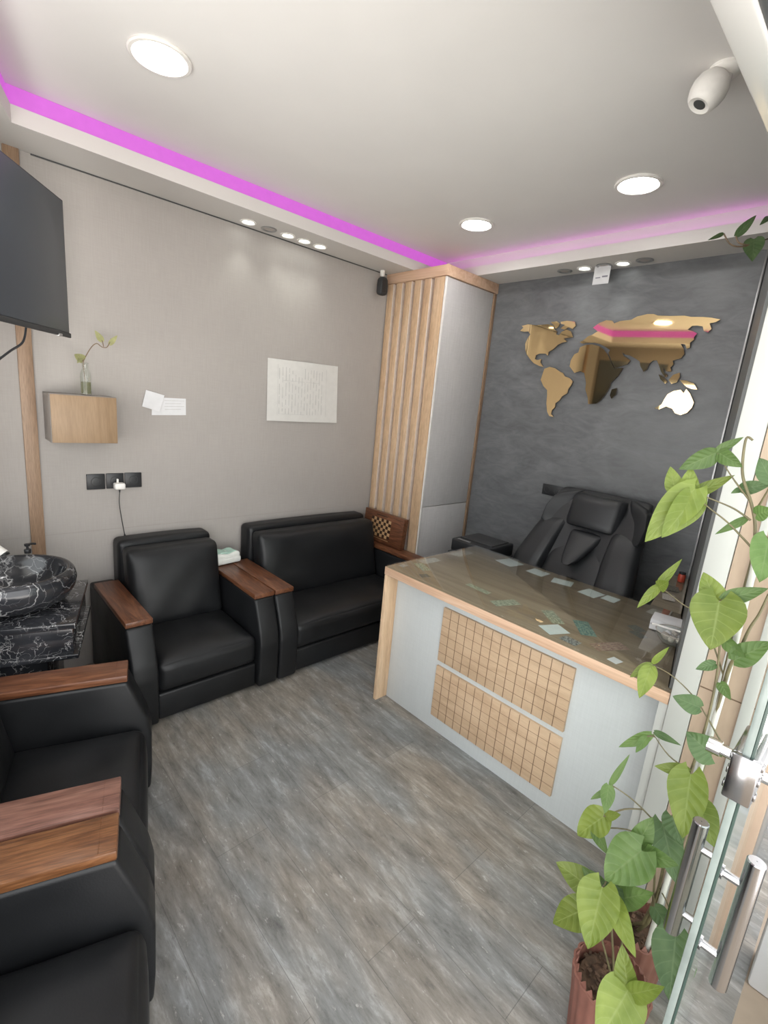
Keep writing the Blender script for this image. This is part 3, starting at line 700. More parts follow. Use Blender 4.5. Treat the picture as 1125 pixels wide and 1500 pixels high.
# dropped ceiling border with the light groove
def side_at_y(y, d):
    p = W0 + F_DIR * d
    s = (y - p.y) / A_DIR.y
    q = p + A_DIR * s
    return (q.x, y)
YF = 2.497
def border_mesh(d1, d2, d3, z0, z1, mat, name):
    bm = nb()
    add_prism(bm, [(0.001, 0.001), (3.099, 0.001), side_at_y(d1, 0.001), (0.001, d1)], 2, z0, z1)
    add_prism(bm, [(0.001, d1), (d2, d1), (d2, 2.243), (0.001, 2.188)], 2, z0, z1)
    add_prism(bm, [side_at_y(d1, 0.001), side_at_y(YF, 0.001), side_at_y(YF, d3), side_at_y(d1, d3)], 2, z0, z1)
    return struct(finish(name, bm, mat, smooth=False))
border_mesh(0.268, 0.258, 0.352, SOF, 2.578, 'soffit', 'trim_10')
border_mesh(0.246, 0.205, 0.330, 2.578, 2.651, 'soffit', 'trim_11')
# thin dark strip painting in the shadow gap where the border meets the panel wall
struct(box('trim_12', (0.58, 0.0, SOF - 0.006), (2.72, 0.004, SOF - 0.0005), 'dark_trim', bev=0))

# the light strip in the groove
led = thing('light_strip', 'glowing pink light strip running round the groove of the ceiling border', 'light strip', (0, 0, 2.58))
bm = nb()
x0 = side_at_y(0.25, 0.334)[0]
add_box(bm, ((x0 + 0.22) / 2, 0.2495, 2.6135), (x0 - 0.22, 0.006, 0.068))
finish('back_run', bm, 'led', led, smooth=False, loc=(0, 0, -2.58))
bm = nb()
add_box(bm, (0.228, (0.26 + 2.22) / 2, 2.5805), (0.012, 1.96, 0.004))
finish('right_run', bm, 'led_soft', led, smooth=False, loc=(0, 0, -2.58))
bm = nb()
pa, pb = side_at_y(0.255, 0.333), side_at_y(2.46, 0.333)
pc, pd = side_at_y(2.46, 0.339), side_at_y(0.255, 0.339)
add_prism(bm, [pa, pb, pc, pd], 2, 2.5795, 2.6475)
finish('left_run', bm, 'led', led, smooth=False, loc=(0, 0, -2.58))

# white outer wall piece seen past the glass door
struct(box('wall_outside', (1.35, 2.905, -0.004), (1.49, 4.0, 2.6), 'outer_white', bev=0.01))

# ------------------------------------------------------------------ glass door
GX0, GX1, GY = 1.510, 2.205, 2.808
door = struct(box('door_1', (GX0, GY - 0.005, 0.012), (GX1 - 0.004, GY + 0.005, 2.17), 'door_glass', bev=0))
bm = nb()
add_box(bm, (GX1 - 0.001, GY - 0.0025, 1.091), (0.006, 0.0115, 2.158), 0.001)
finish('glass_edge', bm, 'glass_edge', door)
bm = nb()
add_box(bm, (GX1 - 0.001, GY + 0.0058, 1.091), (0.006, 0.0048, 2.158), 0.001)
finish('edge_refraction', bm, 'glass_edge_dark', door, smooth=False)  # dark green refraction in the glass edge, painted as a strip
for sgn, zc in ((-1, 0.70), (1, 0.755)):
    bm = nb()
    hx = GX1 - 0.125 if sgn < 0 else GX1 - 0.03
    hy = GY + sgn * 0.048
    hz = 0.14
    prof = [(0.001, -hz), (0.0125, -hz), (0.0145, -hz + .002), (0.0145, hz - .002), (0.0125, hz), (0.001, hz)]
    add_lathe(bm, prof, 28, (hx, hy, zc))
    for dz in (-0.082, 0.082):
        add_tube(bm, [(hx, GY + sgn * 0.006, zc + dz), (hx, hy - sgn * 0.010, zc + dz)], 0.0075, 16)
        add_tube(bm, [(hx, GY + sgn * 0.0055, zc + dz), (hx, GY + sgn * 0.011, zc + dz)], 0.0125, 16)
    finish('handle', bm, 'steel', door)
bm = nb()
LZ, LX = 1.045, GX1 - 0.055
for sgn in (-1, 1):
    add_box(bm, (LX, GY + sgn * 0.0135, LZ), (0.110, 0.015, 0.085), 0.004)
    for dz in (-0.028, 0.0, 0.028):
        add_box(bm, (LX + 0.045, GY + sgn * 0.0215, LZ + dz), (0.014, 0.004, 0.012), 0.0015)
add_box(bm, (LX + 0.060, GY, LZ), (0.010, 0.040, 0.085), 0.003)
lk = finish('lock', bm, 'steel', door)
bm = nb()
add_tube(bm, [(LX + 0.02, GY - 0.020, LZ + .012), (LX + 0.02, GY - 0.042, LZ + .012)], 0.010, 18)
add_tube(bm, [(LX + 0.02, GY - 0.040, LZ + .012), (LX + 0.02, GY - 0.046, LZ + .012), (LX + 0.02, GY - 0.056, LZ + .012), (LX + 0.02, GY - 0.060, LZ + .012)], 0.014, 22)
add_tube(bm, [(LX + 0.02, GY + 0.020, LZ + .0), (LX + 0.02, GY + 0.038, LZ + .0)], 0.010, 18)
finish('knob', bm, 'chrome', lk)

# ================================================================== CORNER CABINET
XS, YC = 0.565, 0.575
cab = thing('corner_cabinet', 'tall corner cabinet with oak slatted side and grey doors beside charcoal wall', 'cabinet', (0.28, 0.28, 0))
def cpart(name, bm, mat, par=None, **k):
    o = finish(name, bm, mat, None, **k)
    p = par or cab
    o.parent = p
    o.matrix_parent_inverse = Matrix.Translation((-0.28, -0.28, 0)) if p is cab else Matrix.Identity(4)
    return o
bm = nb(); add_box(bm, (XS / 2 - 0.018, YC / 2 - 0.006, 1.225), (XS - 0.040, YC - 0.022, 2.45), 0)
cpart('body', bm, 'pale_edge', smooth=False)
bm = nb(); add_box(bm, (XS - 0.032, YC / 2, 1.225), (0.004, YC - 0.008, 2.45), 0)
cpart('slat_backing', bm, 'groove', smooth=False)
pitch = (YC - 0.018) / 6
for i in range(6):
    bm = nb()
    y0 = 0.012 + i * pitch
    w = pitch - 0.032 if i < 5 else pitch - 0.006
    add_box(bm, (XS - 0.011, y0 + w / 2, 1.222), (0.034, w, 2.444), 0.0008)
    if i < 5:
        bm.normal_update()
        for f in bm.faces:
            if f.normal.y > 0.9: f.material_index = 1  # daylight on the slat sides put in as the pale groove colour
    cpart('slat', bm, ['oak', 'groove'])
bm = nb(); add_box(bm, (XS - 0.002, YC - 0.002, 1.222), (0.012, 0.012, 2.444), 0.001)
cpart('edge_strip', bm, 'pale_edge')
bm = nb()
add_box(bm, (XS / 2 + 0.004, YC / 2 + 0.006, 2.4805), (XS + 0.016, YC + 0.016, 0.067), 0.002)
cpart('top_board', bm, 'oak_y')
for z0, z1 in ((0.88, 2.443), (0.06, 0.876)):
    bm = nb(); add_box(bm, (0.034 + (XS - 0.044) / 2, YC - 0.008, (z0 + z1) / 2), (XS - 0.046, 0.018, z1 - z0), 0.001)
    cpart('door', bm, 'cabinet_grey')
bm = nb(); add_box(bm, (0.017, YC - 0.003, 1.222), (0.030, 0.022, 2.444), 0.001)
cpart('side_frame', bm, 'trim_wood')

# ================================================================== DESK
XD, XP, Y0D, Y1D, ZD = 1.474, 1.395, 1.181, 2.485, 0.772
desk = thing('reception_desk', 'wooden reception desk with pale front, grooved oak panels and glass covered top', 'desk', (1.1, 1.85, 0))
def dpart(name, bm, mat, par=None, **k):
    o = finish(name, bm, mat, None, **k)
    o.parent = par or desk
    if not par:
        o.matrix_parent_inverse = Matrix.Translation((-1.1, -1.85, 0))
    return o
DESK_OUT = [(0.70, Y0D), (XD, Y0D), (XD, 2.534), (1.444, 2.534), (1.436, 2.515), (0.70, 2.346)]
bm = nb(); add_prism(bm, DESK_OUT, 2, ZD - 0.041, ZD, 0.001)
dpart('desktop', bm, 'desk_top')
bm = nb(); add_box(bm, (XD + 0.0005, (Y0D + 2.533) / 2, ZD - 0.0205), (0.003, 2.533 - Y0D + .002, 0.0412), 0.0008)
add_box(bm, ((XD + 0.70) / 2, Y0D - 0.0006, ZD - 0.0205), (XD - 0.70, 0.002, 0.0412), 0.0006)
dpart('edge_band', bm, 'oak_y')
bm = nb(); add_box(bm, ((XD + 0.72) / 2, Y0D + 0.0105, (ZD - 0.042) / 2), (XD - 0.72, 0.021, ZD - 0.042), 0.001)
dpart('side_panel', bm, 'oak')
bm = nb(); add_box(bm, (XP - 0.01, (Y0D + 0.022 + 2.506) / 2, (ZD - 0.042) / 2), (0.02, 2.506 - Y0D - 0.024, ZD - 0.042), 0.0005)
dpart('front_panel', bm, 'desk_white')
bm = nb(); add_box(bm, (XP + 0.037, 2.5205, (ZD - 0.042) / 2), (0.074, 0.026, ZD - 0.042), 0.001)
dpart('side_panel', bm, 'white_frame')
# two grooved oak panels: 14 columns, 6 rows of fine grooves
for z0, z1 in ((0.389, 0.668), (0.084, 0.359)):
    gy0, gy1 = 1.539, 2.200
    bm = nb()
    add_box(bm, (XP + 0.007, (gy0 + gy1) / 2, (z0 + z1) / 2), (0.014, gy1 - gy0, z1 - z0), 0.001)
    p = dpart('grooved_panel', bm, 'grid')
    bm = nb()
    for i in range(1, 14):
        y = gy0 + (gy1 - gy0) * i / 14
        add_box(bm, (XP + 0.0137, y, (z0 + z1) / 2), (0.0012, 0.0030, z1 - z0 - 0.0006))
    for j in range(1, 6):
        z = z0 + (z1 - z0) * j / 6
        add_box(bm, (XP + 0.0137, (gy0 + gy1) / 2, z), (0.001, gy1 - gy0 - 0.0006, 0.0017))
    g = finish('groove_lines', bm, 'grid_line', None, smooth=False)
    g.parent = p
bm = nb(); add_prism(bm, [(0.702, Y0D + .002), (XD - .002, Y0D + .002), (XD - .002, 2.532), (1.446, 2.532), (1.434, 2.513), (0.702, 2.344)], 2, ZD + 0.0022, ZD + 0.0082, 0.001)
dpart('glass_top', bm, 'desk_glass')

# return shelf between desk and charcoal wall
ret = thing('desk_return', 'narrow glass covered side shelf between the desk and charcoal wall', 'shelf', (0.36, 2.25, 0))
bm = nb(); add_prism(bm, [(0.03, 2.10), (0.695, 2.21), (0.695, 2.342), (0.03, 2.192)], 2, 0.735, 0.770)
o = finish('shelf_board', bm, 'desk_top', smooth=False); o.parent = ret; o.matrix_parent_inverse = Matrix.Translation((-0.36, -2.25, 0))
bm = nb(); add_prism(bm, [(0.034, 2.105), (0.692, 2.214), (0.692, 2.338), (0.034, 2.188)], 2, 0.7705, 0.776)
o = finish('glass_top', bm, 'desk_glass', smooth=False); o.parent = ret; o.matrix_parent_inverse = Matrix.Translation((-0.36, -2.25, 0))
bm = nb(); add_box(bm, (0.36, 2.215, 0.367), (0.60, 0.018, 0.734), 0.001, rz=math.radians(10))
o = finish('support_panel', bm, 'desk_top', smooth=False); o.parent = ret; o.matrix_parent_inverse = Matrix.Translation((-0.36, -2.25, 0))

# ------------------------------------------------------------------ SEATS
def make_seat(name, label, sw, boards, group, cat):
    t = thing(name, label, cat, group=group)
    aw = 0.120
    for s in (-1, 1):
        bm = nb()
        cx = s * (sw / 2 + aw / 2)
        prof = [(0.03, 0.015), (0.760, 0.015), (0.766, 0.10), (0.768, 0.26), (0.755, 0.33), (0.722, 0.42), (0.690, 0.506), (0.03, 0.506)]
        add_prism(bm, prof, 0, cx - aw / 2 + 0.001, cx + aw / 2 - 0.001, 0.014, 3)
        arm = finish('arm', bm, 'leather', t, angle=50)
        bm = nb()
        add_box(bm, (cx, 0.412, 0.5205), (aw - 0.002, 0.556, 0.027), 0.004)
        add_box(bm, (cx, 0.652, 0.5345), (aw - 0.012, 0.002, 0.0006), 0)
        finish('arm_board', bm, boards[0 if s < 0 else 1], arm)
    bm = nb()
    def seatdef(p, q):
        puff = 0.028 * (1 - q.x ** 4) * (1 - abs(q.y) ** 3)
        if q.z > 0:
            p.z += puff * q.z
        if q.y > 0.8:
            p.y += 0.010 * (1 - q.z ** 2) * (1 - q.x ** 6)
        p.z += 0.0025 * math.sin(9 * q.x + 3 * q.y) * max(0, q.z)
        return p
    soft_box(bm, (0, 0.52, 0.235), (sw / 2 - 0.003, 0.222, 0.078), 0.034, seatdef, 10)
    finish('seat_cushion', bm, 'leather', t, angle=60)
    bm = nb()
    add_box(bm, (0, 0.39, 0.085), (sw - 0.004, 0.69, 0.138), 0.012, seg=3)
    finish('base', bm, 'leather', t)
    bm = nb()
    def backdef(p, q):
        p.z += 0.006 * (1 - q.x ** 2) * max(0, q.z)
        return p
    soft_box(bm, (0, 0.075, 0.45), (sw / 2 - 0.002, 0.066, 0.295), 0.03, backdef, 8)
    bk = finish('backrest', bm, 'leather', t, angle=60)
    bm = nb()
    def cushdef(p, q):
        p.y += -0.20 * (p.z + 0.24) + 0.10
        bulge = 0.026 * (1 - q.x ** 4) * (1 - q.z ** 4)
        if q.y > 0:
            p.y += bulge * q.y + 0.0025 * math.sin(7 * q.x + 5 * q.z)
        return p
    soft_box(bm, (0, 0.19, 0.510), (sw / 2 - 0.012, 0.062, 0.213), 0.032, cushdef, 10)
    finish('back_cushion', bm, 'leather', t, angle=60)
    return t

SEATS = 'black seats with wooden armrests'
arm_a = make_seat('armchair', 'black armchair with wooden armrests against panel wall beneath the sockets', 0.515, ('walnut', 'walnut'), SEATS, 'armchair')
arm_a.location = (2.205, 0.0, 0)
sofa = make_seat('sofa', 'black two-seat sofa with wooden armrests beside the slatted cabinet', 0.985, ('walnut', 'walnut'), SEATS, 'sofa')
sofa.location = (1.2105, 0.0, 0)
O1 = Vector((3.425, 1.159, 0))
arm_b = make_seat('armchair', 'black armchair along the left wall nearest the marble washbasin', 0.515, ('walnut', 'walnut_pink'), SEATS, 'armchair')
arm_b.location = O1; arm_b.rotation_euler = (0, 0, TH)
arm_c = make_seat('armchair', 'black armchair at the bottom left corner with orange-brown armrest', 0.515, ('walnut_orange', 'walnut'), SEATS, 'armchair')
arm_c.location = O1 + A_DIR * 0.762; arm_c.rotation_euler = (0, 0, TH)

# ------------------------------------------------------------------ WASHSTAND
ws = thing('washstand', 'black veined marble washstand in the corner left of the armchair', 'washstand', (2.99, 0.59, 0), TH)
# local x along the side wall, local y out into the room; front edge at y = 0.265
bm = nb()
add_box(bm, (0, 0, 0.668), (0.462, 0.53, 0.024), 0.003)
finish('countertop', bm, 'marble_busy', ws)
bm = nb()
add_box(bm, (0.0, 0.0, 0.603), (0.440, 0.506, 0.106), 0.002)
finish('apron', bm, 'marble_busy', ws)
bm = nb()
add_box(bm, (0, -0.04, 0.275), (0.36, 0.40, 0.55), 0.003)
finish('pedestal', bm, 'marble_busy', ws)
bm = nb()
add_box(bm, (0.0, 0.010, 0.541), (0.462, 0.520, 0.018), 0.003)
finish('lower_slab', bm, 'marble_busy', ws)

basin = nb()
prof = [(0.10, 0.002), (0.150, 0.006), (0.190, 0.030), (0.212, 0.070), (0.217, 0.100), (0.210, 0.128), (0.200, 0.140),
        (0.190, 0.1415), (0.181, 0.136), (0.172, 0.115), (0.150, 0.075), (0.110, 0.045), (0.05, 0.034), (0.012, 0.033)]
add_lathe(basin, prof, 56, close_bottom=True, close_top=True)
b = finish('basin', basin, 'marble', angle=50, loc=(2.955, 0.585, 0.680))
tag(b, 'round black marble vessel basin standing on the washstand', 'washbasin')

def pump_bottle(label, loc, rz, body_mat, body_r, body_h, pump_mat):
    t = thing('soap_dispenser', label, 'soap dispenser', loc, rz)
    bm = nb()
    add_lathe(bm, [(body_r * .9, 0), (body_r, 0.006), (body_r, body_h * .8), (body_r * .75, body_h * .92), (body_r * .4, body_h)], 24, close_bottom=True, close_top=True)
    finish('bottle', bm, body_mat, t)
    bm = nb()
    z = body_h
    add_lathe(bm, [(0.013, z - .002), (0.014, z + .012), (0.012, z + 0.016), (0.005, z + .017), (0.005, z + 0.030), (0.011, z + 0.031), (0.012, z + 0.040), (0.004, z + 0.042)], 20, close_bottom=True, close_top=True)
    add_tube(bm, [(0, 0, z + .037), (0.02, 0, z + .037), (0.034, 0, z + .033)], 0.005, 10)
    finish('pump', bm, pump_mat, t)
    return t
pump_bottle('small clear soap bottle with black pump behind the marble basin', (2.872, 0.325, 0.680), math.radians(200), 'bottle_glass', 0.022, 0.125, 'black_plastic')
# white tap at the frame edge
tp = thing('tap', 'white tap with dark tip at the left picture edge beside basin', 'tap', (3.005, 0.318, 0.680))
bm = nb()
add_tube(bm, [(0, 0, 0), (0, 0, 0.145)], 0.019, 18)
finish('body', bm, 'white_plastic', tp)
bm = nb()
add_tube(bm, smooth_path([(0.02, -0.0, 0.205), (0, 0, 0.19), (-0.022, 0.012, 0.162), (-0.045, 0.028, 0.135)], 4), 0.012, 16, r_end=0.024)
finish('spout', bm, 'white_plastic', tp)
bm = nb()
add_tube(bm, [(-0.045, 0.028, 0.136), (-0.048, 0.030, 0.128)], 0.0225, 16)
finish('tip', bm, 'black_plastic', tp)

# ------------------------------------------------------------------ TELEVISION
tvx = Vector((0.549, 0.836, 0)).normalized()      # along the screen, away from the panel wall
TVC = Vector((2.655, 0.245, 2.028))
tvn = Vector((-tvx.y, tvx.x, 0))                  # faces into the room
tv = thing('television', 'large dark flat television swung out from the left wall', 'television', TVC + tvx * 0.36, math.atan2(tvx.y, tvx.x))
bm = nb(); add_box(bm, (0, -0.012, 0), (0.73, 0.024, 0.548), 0.003)
add_box(bm, (0, -0.040, -0.03), (0.58, 0.045, 0.40), 0.01)
finish('housing', bm, 'black_plastic', tv)
bm = nb(); add_box(bm, (0, 0.0015, 0.006), (0.710, 0.003, 0.522), 0.0005)
finish('screen', bm, 'tv_screen', tv)
bm = nb(); add_box(bm, (0, 0.002, -0.267), (0.726, 0.012, 0.020), 0.003)
finish('lower_bezel', bm, 'black_matte', tv)
bm = nb(); add_box(bm, (-0.26, 0.004, -0.274), (0.030, 0.014, 0.012), 0.003)
finish('sensor_window', bm, 'alu', tv)
bm = nb()
add_tube(bm, smooth_path([(-0.05, -0.02, -0.274), (-0.02, -0.02, -0.33), (0.05, -0.03, -0.37), (0.12, -0.05, -0.42)], 6), 0.004, 8)
finish('cable', bm, 'black_plastic', tv)
bm = nb()
q = tv.location
back = side(0.36, 0.0, 2.03)
rot = Matrix.Rotation(-math.atan2(tvx.y, tvx.x), 4, 'Z')
lp = rot @ (back - q)
add_tube(bm, [(0.0, -0.06, 0.0), ((lp.x) / 2 + .1, (lp.y - .06) / 2, 0), (lp.x, lp.y + .004, 0)], 0.018, 10)
add_box(bm, (0, -0.068, 0), (0.24, 0.012, 0.24), 0.002)
finish('wall_arm', bm, 'black_matte', tv)

# ------------------------------------------------------------------ WALL SHELF BOX, VASE
sh = thing('wall_shelf', 'oak fronted box shelf on the panel wall under the glass bottle', 'shelf', (2.594, 0.0, 1.39))
bm = nb()
for lo, hi in (((-0.139, 0.0, 0.098), (0.139, 0.172, 0.112)), ((-0.139, 0.0, -0.115), (0.139, 0.172, -0.101)),
               ((-0.139, 0.0, -0.101), (-0.125, 0.172, 0.098)), ((0.125, 0.0, -0.101), (0.139, 0.172, 0.098))):
    c = [(a + b) / 2 for a, b in zip(lo, hi)]; s = [b - a for a, b in zip(lo, hi)]
    add_box(bm, c, s, 0.001)
add_box(bm, (0, 0.006, 0), (0.25, 0.010, 0.199))
finish('box_frame', bm, 'shelf_side', sh)
bm = nb(); add_box(bm, (0, 0.1765, -0.0015), (0.274, 0.009, 0.222), 0.001)
finish('front_board', bm, 'oak_box', sh)

vase = thing('glass_bottle', 'clear glass bottle with a leafy cutting standing on the box shelf', 'vase', (2.573, 0.12, 1.5025))
bm = nb()
add_lathe(bm, [(0.020, 0), (0.024, 0.004), (0.025, 0.085), (0.022, 0.105), (0.0145, 0.125), (0.0145, 0.145), (0.017, 0.150), (0.015, 0.152), (0.012, 0.145), (0.012, 0.124), (0.0195, 0.103), (0.022, 0.085), (0.0215, 0.007), (0.002, 0.006)], 28, close_bottom=True, close_top=True)
finish('bottle', bm, 'bottle_glass', vase)
bm = nb(); add_lathe(bm, [(0.0205, 0.008), (0.0205, 0.062), (0.002, 0.063)], 24, close_bottom=True, close_top=True)
finish('water', bm, 'water', vase)

# leaves -----------------------------------------------------------
def leaf_mesh(base, tip, width, heart=0.5, fold=0.22, roll=0.0, view=None, curl=0.12):
    base, tip = Vector(base), Vector(tip)
    Lv = tip - base
    L = Lv.length
    y = Lv.normalized()
    nrm = view if view is not None else (CAM_POS - base).normalized()
    nrm = (nrm - y * nrm.dot(y))
    nrm = nrm.normalized() if nrm.length > 1e-4 else y.orthogonal().normalized()
    nrm = Matrix.Rotation(roll, 3, y) @ nrm
    x = y.cross(nrm).normalized()
    bm = nb()
    uvl = bm.loops.layers.uv.new('uv')
    NU, NV = 8, 12
    grid = []
    amp = width * 0.035
    ph = random.uniform(0, 6)
    for j in range(NV + 1):
        t = j / NV
        h = width / 2 * (math.sin(math.pi * min(1, t ** 0.62)) ** 0.85) if 0 < t < 1 else 0.0
        if t == 0:
            h = width * 0.16
        row = []
        for i in range(NU + 1):
            s = -1 + 2 * i / NU
            back = heart * 0.30 * min(L, width) * (abs(s) ** 1.5) * (1 - t) ** 1.6
            yy = t * L - back
            zz = abs(s) * h * fold * (1 if t > .02 else 0) - curl * L * (t ** 2) * 0.6 + amp * math.sin(9 * t + ph) * abs(s) ** 2
            row.append((bm.verts.new(base + x * (s * h) + y * yy + nrm * zz), (i / NU, t)))
        grid.append(row)
    for j in range(NV):
        for i in range(NU):
            q = (grid[j][i], grid[j][i + 1], grid[j + 1][i + 1], grid[j + 1][i])
            if len({v[0] for v in q}) < 4:
                continue
            f = bm.faces.new([v[0] for v in q])
            for lp_, v in zip(f.loops, q):
                lp_[uvl].uv = v[1]
    bmesh.ops.remove_doubles(bm, verts=bm.verts[:], dist=1e-6)
    return bm

def offset_bm(bm, d):
    bmesh.ops.translate(bm, vec=Vector(d), verts=bm.verts[:])
    return bm

bm = nb()
for s_ in VASE_STEMS:
    add_tube(bm, smooth_path(s_, 3), 0.0022, 6)
add_tube(bm, [(2.573, 0.12, 1.52), (2.578, 0.12, 1.60), Vector(VASE_STEMS[0][0])], 0.002, 6)
offset_bm(bm, -vase.location)
finish('stem', bm, 'stem_brown', vase)
for b_, t_, w_ in VASE_LEAVES:
    bm = offset_bm(leaf_mesh(b_, t_, w_), -vase.location)
    finish('leaf', bm, 'leaf_pale', vase)

# ------------------------------------------------------------------ WALL PAPERS
def sheet(name, pts, y, mat, label, cat, thick=0.0012, wave=0.0, ink=None, group=None, crease=0):
    """pts: 4 corners (x, z) on the panel wall, clockwise from top left"""
    bm = nb()
    n = 10
    P = [Vector(p) for p in pts]
    fr, bk = [], []
    for j in range(n + 1):
        rf, rb = [], []
        for i in range(n + 1):
            u, v = i / n, j / n
            p = P[0] * (1 - u) * (1 - v) + P[1] * u * (1 - v) + P[2] * u * v + P[3] * (1 - u) * v
            yy = y + wave * (math.sin(3.1 * u + 1.4 * v) ** 2) + (wave * 1.5 * (1 - abs(2 * u - 1)) if crease else 0)
            rf.append(bm.verts.new((p.x, yy + thick, p.y)))
            rb.append(bm.verts.new((p.x, yy, p.y)))
        fr.append(rf); bk.append(rb)
    for j in range(n):
        for i in range(n):
            bm.faces.new((fr[j][i], fr[j][i + 1], fr[j + 1][i + 1], fr[j + 1][i]))
            bm.faces.new((bk[j][i], bk[j + 1][i], bk[j + 1][i + 1], bk[j][i + 1]))
    per = [(0, i) for i in range(n)] + [(j, n) for j in range(n)] + [(n, n - i) for i in range(n)] + [(n - j, 0) for j in range(n)]
    for a, b2 in zip(per, per[1:] + per[:1]):
        bm.faces.new((fr[a[0]][a[1]], bk[a[0]][a[1]], bk[b2[0]][b2[1]], fr[b2[0]][b2[1]]))
    o = finish(name, bm, mat, angle=60)
    tag(o, label, cat, group)
    if ink:
        bm = nb()
        for (u0, v0, u1, v1, w) in ink:
            def at(u, v):
                p = P[0] * (1 - u) * (1 - v) + P[1] * u * (1 - v) + P[2] * u * v + P[3] * (1 - u) * v
                yy = y + wave * (math.sin(3.1 * u + 1.4 * v) ** 2) + (wave * 1.5 * (1 - abs(2 * u - 1)) if crease else 0)
                return Vector((p.x, yy + thick + 0.0006, p.y))
            k = 6
            line = [at(u0 + (u1 - u0) * i / k, v0 + (v1 - v0) * i / k) for i in range(k + 1)]
            d = (line[-1] - line[0]).normalized()
            s_ = Vector((-d.z, 0, d.x)) * w / 2
            a_ = [bm.verts.new(p + s_) for p in line]; b_ = [bm.verts.new(p - s_) for p in line]
            for i in range(k):
                bm.faces.new((a_[i], a_[i + 1], b_[i + 1], b_[i]))
        ok = finish('print', bm, 'ink', o, smooth=False)
    return o
rnd = random.Random(5)
lines = []
for i in range(15):
    u = 0.15 + 0.043 * i
    v = 0.10 + rnd.uniform(0, .06) + (0.10 if 4 < i < 8 else 0)
    while v < 0.84:
        l = rnd.uniform(0.05, 0.22)
        lines.append((u, v, u, min(v + l, 0.88), 0.0036 + 0.002 * rnd.random()))
        v += l + rnd.uniform(0.02, 0.08)
for (v, u0, u1) in ((0.33, .2, .72), (0.88, .15, .5)):
    lines.append((u0, v, u1, v, 0.002))
for u in (0.13, 0.82):
    lines.append((u, 0.08, u, 0.9, 0.002))
sheet('poster', [(1.533, 1.807), (0.975, 1.817), (0.958, 1.420), (1.529, 1.414)], 0.002, 'poster_paper',
      'large creased printed sheet on the panel wall above the sofa', 'paper', 0.0012, 0.006, lines, crease=1)
lines = [(0.35 + .02 * (i % 2), 0.16 + 0.17 * i, 0.95 - 0.1 * (i % 2), 0.14 + 0.17 * i, 0.0022) for i in range(4)]
sheet('note', [(2.232, 1.512), (2.049, 1.516), (2.049, 1.423), (2.237, 1.414)], 0.002, 'paper',
      'oblong white handwritten slip partly under the tilted note', 'paper', 0.001, 0.001, lines)
sheet('note', [(2.266, 1.548), (2.170, 1.526), (2.197, 1.435), (2.289, 1.459)], 0.008, 'paper',
      'small tilted white square note on the panel wall', 'paper', 0.002, 0.003)

# ------------------------------------------------------------------ SOCKETS
SK = 'black wall sockets in a row'
socket_labels = ['leftmost of the three black square sockets on panel wall', 'middle black socket holding the white charger', 'rightmost of the three black square sockets on panel wall']
proto = None
for i, (x, lab) in enumerate(zip((2.5235, 2.4315, 2.3405), socket_labels)):
    t = thing('wall_socket', lab, 'socket', (x, 0.0, 1.052 + (0.001 * i)), 0, SK)
    bm = nb(); add_box(bm, (0, 0.005, 0), (0.086, 0.010, 0.083), 0.003)
    finish('plate', bm, 'black_plastic', t)
    bm = nb()
    add_lathe(bm, [(0.022, 0.0102), (0.0235, 0.0112), (0.0245, 0.0102)], 28, axis=Matrix.Rotation(-math.pi / 2, 3, 'X'))
    for sx in (-0.0095, 0.0095):
        add_tube(bm, [(sx, 0.0101, 0), (sx, 0.0112, 0)], 0.003, 10)
    finish('outlet', bm, 'black_matte', t)
ch = thing('phone_charger', 'white phone charger plugged in the middle socket with black cable hanging', 'charger', (2.420, 0.012, 1.030))
bm = nb(); add_box(bm, (0, 0.028, 0), (0.052, 0.048, 0.034), 0.008, seg=3)
finish('plug', bm, 'white_plastic', ch)
bm = nb(); add_box(bm, (0.004, 0.012, 0.026), (0.009, 0.014, 0.022), 0.002)
finish('clip', bm, 'white_plastic', ch)
bm = nb()
add_tube(bm, [(0, 0.03, -0.016), (0, 0.03, -0.034)], 0.0055, 10, r_end=0.003)
add_tube(bm, smooth_path([(0, 0.03, -0.03), (0.003, 0.028, -0.09), (-0.004, 0.02, -0.15), (-0.014, 0.014, -0.22), (-0.024, 0.010, -0.285)], 6), 0.0022, 8)
add_tube(bm, [(-0.0235, 0.010, -0.280), (-0.028, 0.010, -0.305)], 0.0045, 10)
finish('cable', bm, 'black_plastic', ch)
t = thing('wall_socket', 'black socket plate on the charcoal wall left of the office chair', 'socket', (0.0, 1.270, 1.108), -math.pi / 2)
bm = nb(); add_box(bm, (0, 0.005, 0), (0.15, 0.010, 0.075), 0.003)
finish('plate', bm, 'black_plastic', t)
for cx in (-0.037, 0.037):
    bm = nb()
    add_lathe(bm, [(0.020, 0.0102), (0.0215, 0.0112), (0.0225, 0.0102)], 24, axis=Matrix.Rotation(-math.pi / 2, 3, 'X'), c=(cx, 0, 0))
    finish('outlet', bm, 'black_matte', t)

# ------------------------------------------------------------------ TISSUE PACK, GAMES BOX
tis = thing('tissue_pack', 'mint and white soft tissue pack lying on the armrests between armchair and sofa', 'tissues', (1.872, 0.135, 0.5355), math.radians(8))
bm = nb()
def tdef(p, q):
    p.z += 0.006 * math.sin(5 * q.x + 2) * math.cos(4 * q.y) * (1 if q.z > 0 else 0)
    if q.z > 0: p.x *= 0.94; p.y *= 0.93
    return p
soft_box(bm, (0, 0, 0.034), (0.098, 0.058, 0.033), 0.014, tdef, 8)
finish('wrapper', bm, 'tissue_white', tis)
bm = nb()
def t2(p, q):
    p.z += 0.005 * math.sin(6 * q.x) * (1 - q.x * q.x)
    return p
soft_box(bm, (0, 0, 0.0690), (0.074, 0.040, 0.006), 0.005, t2, 8)
finish('top_label', bm, 'tissue_mint', tis)

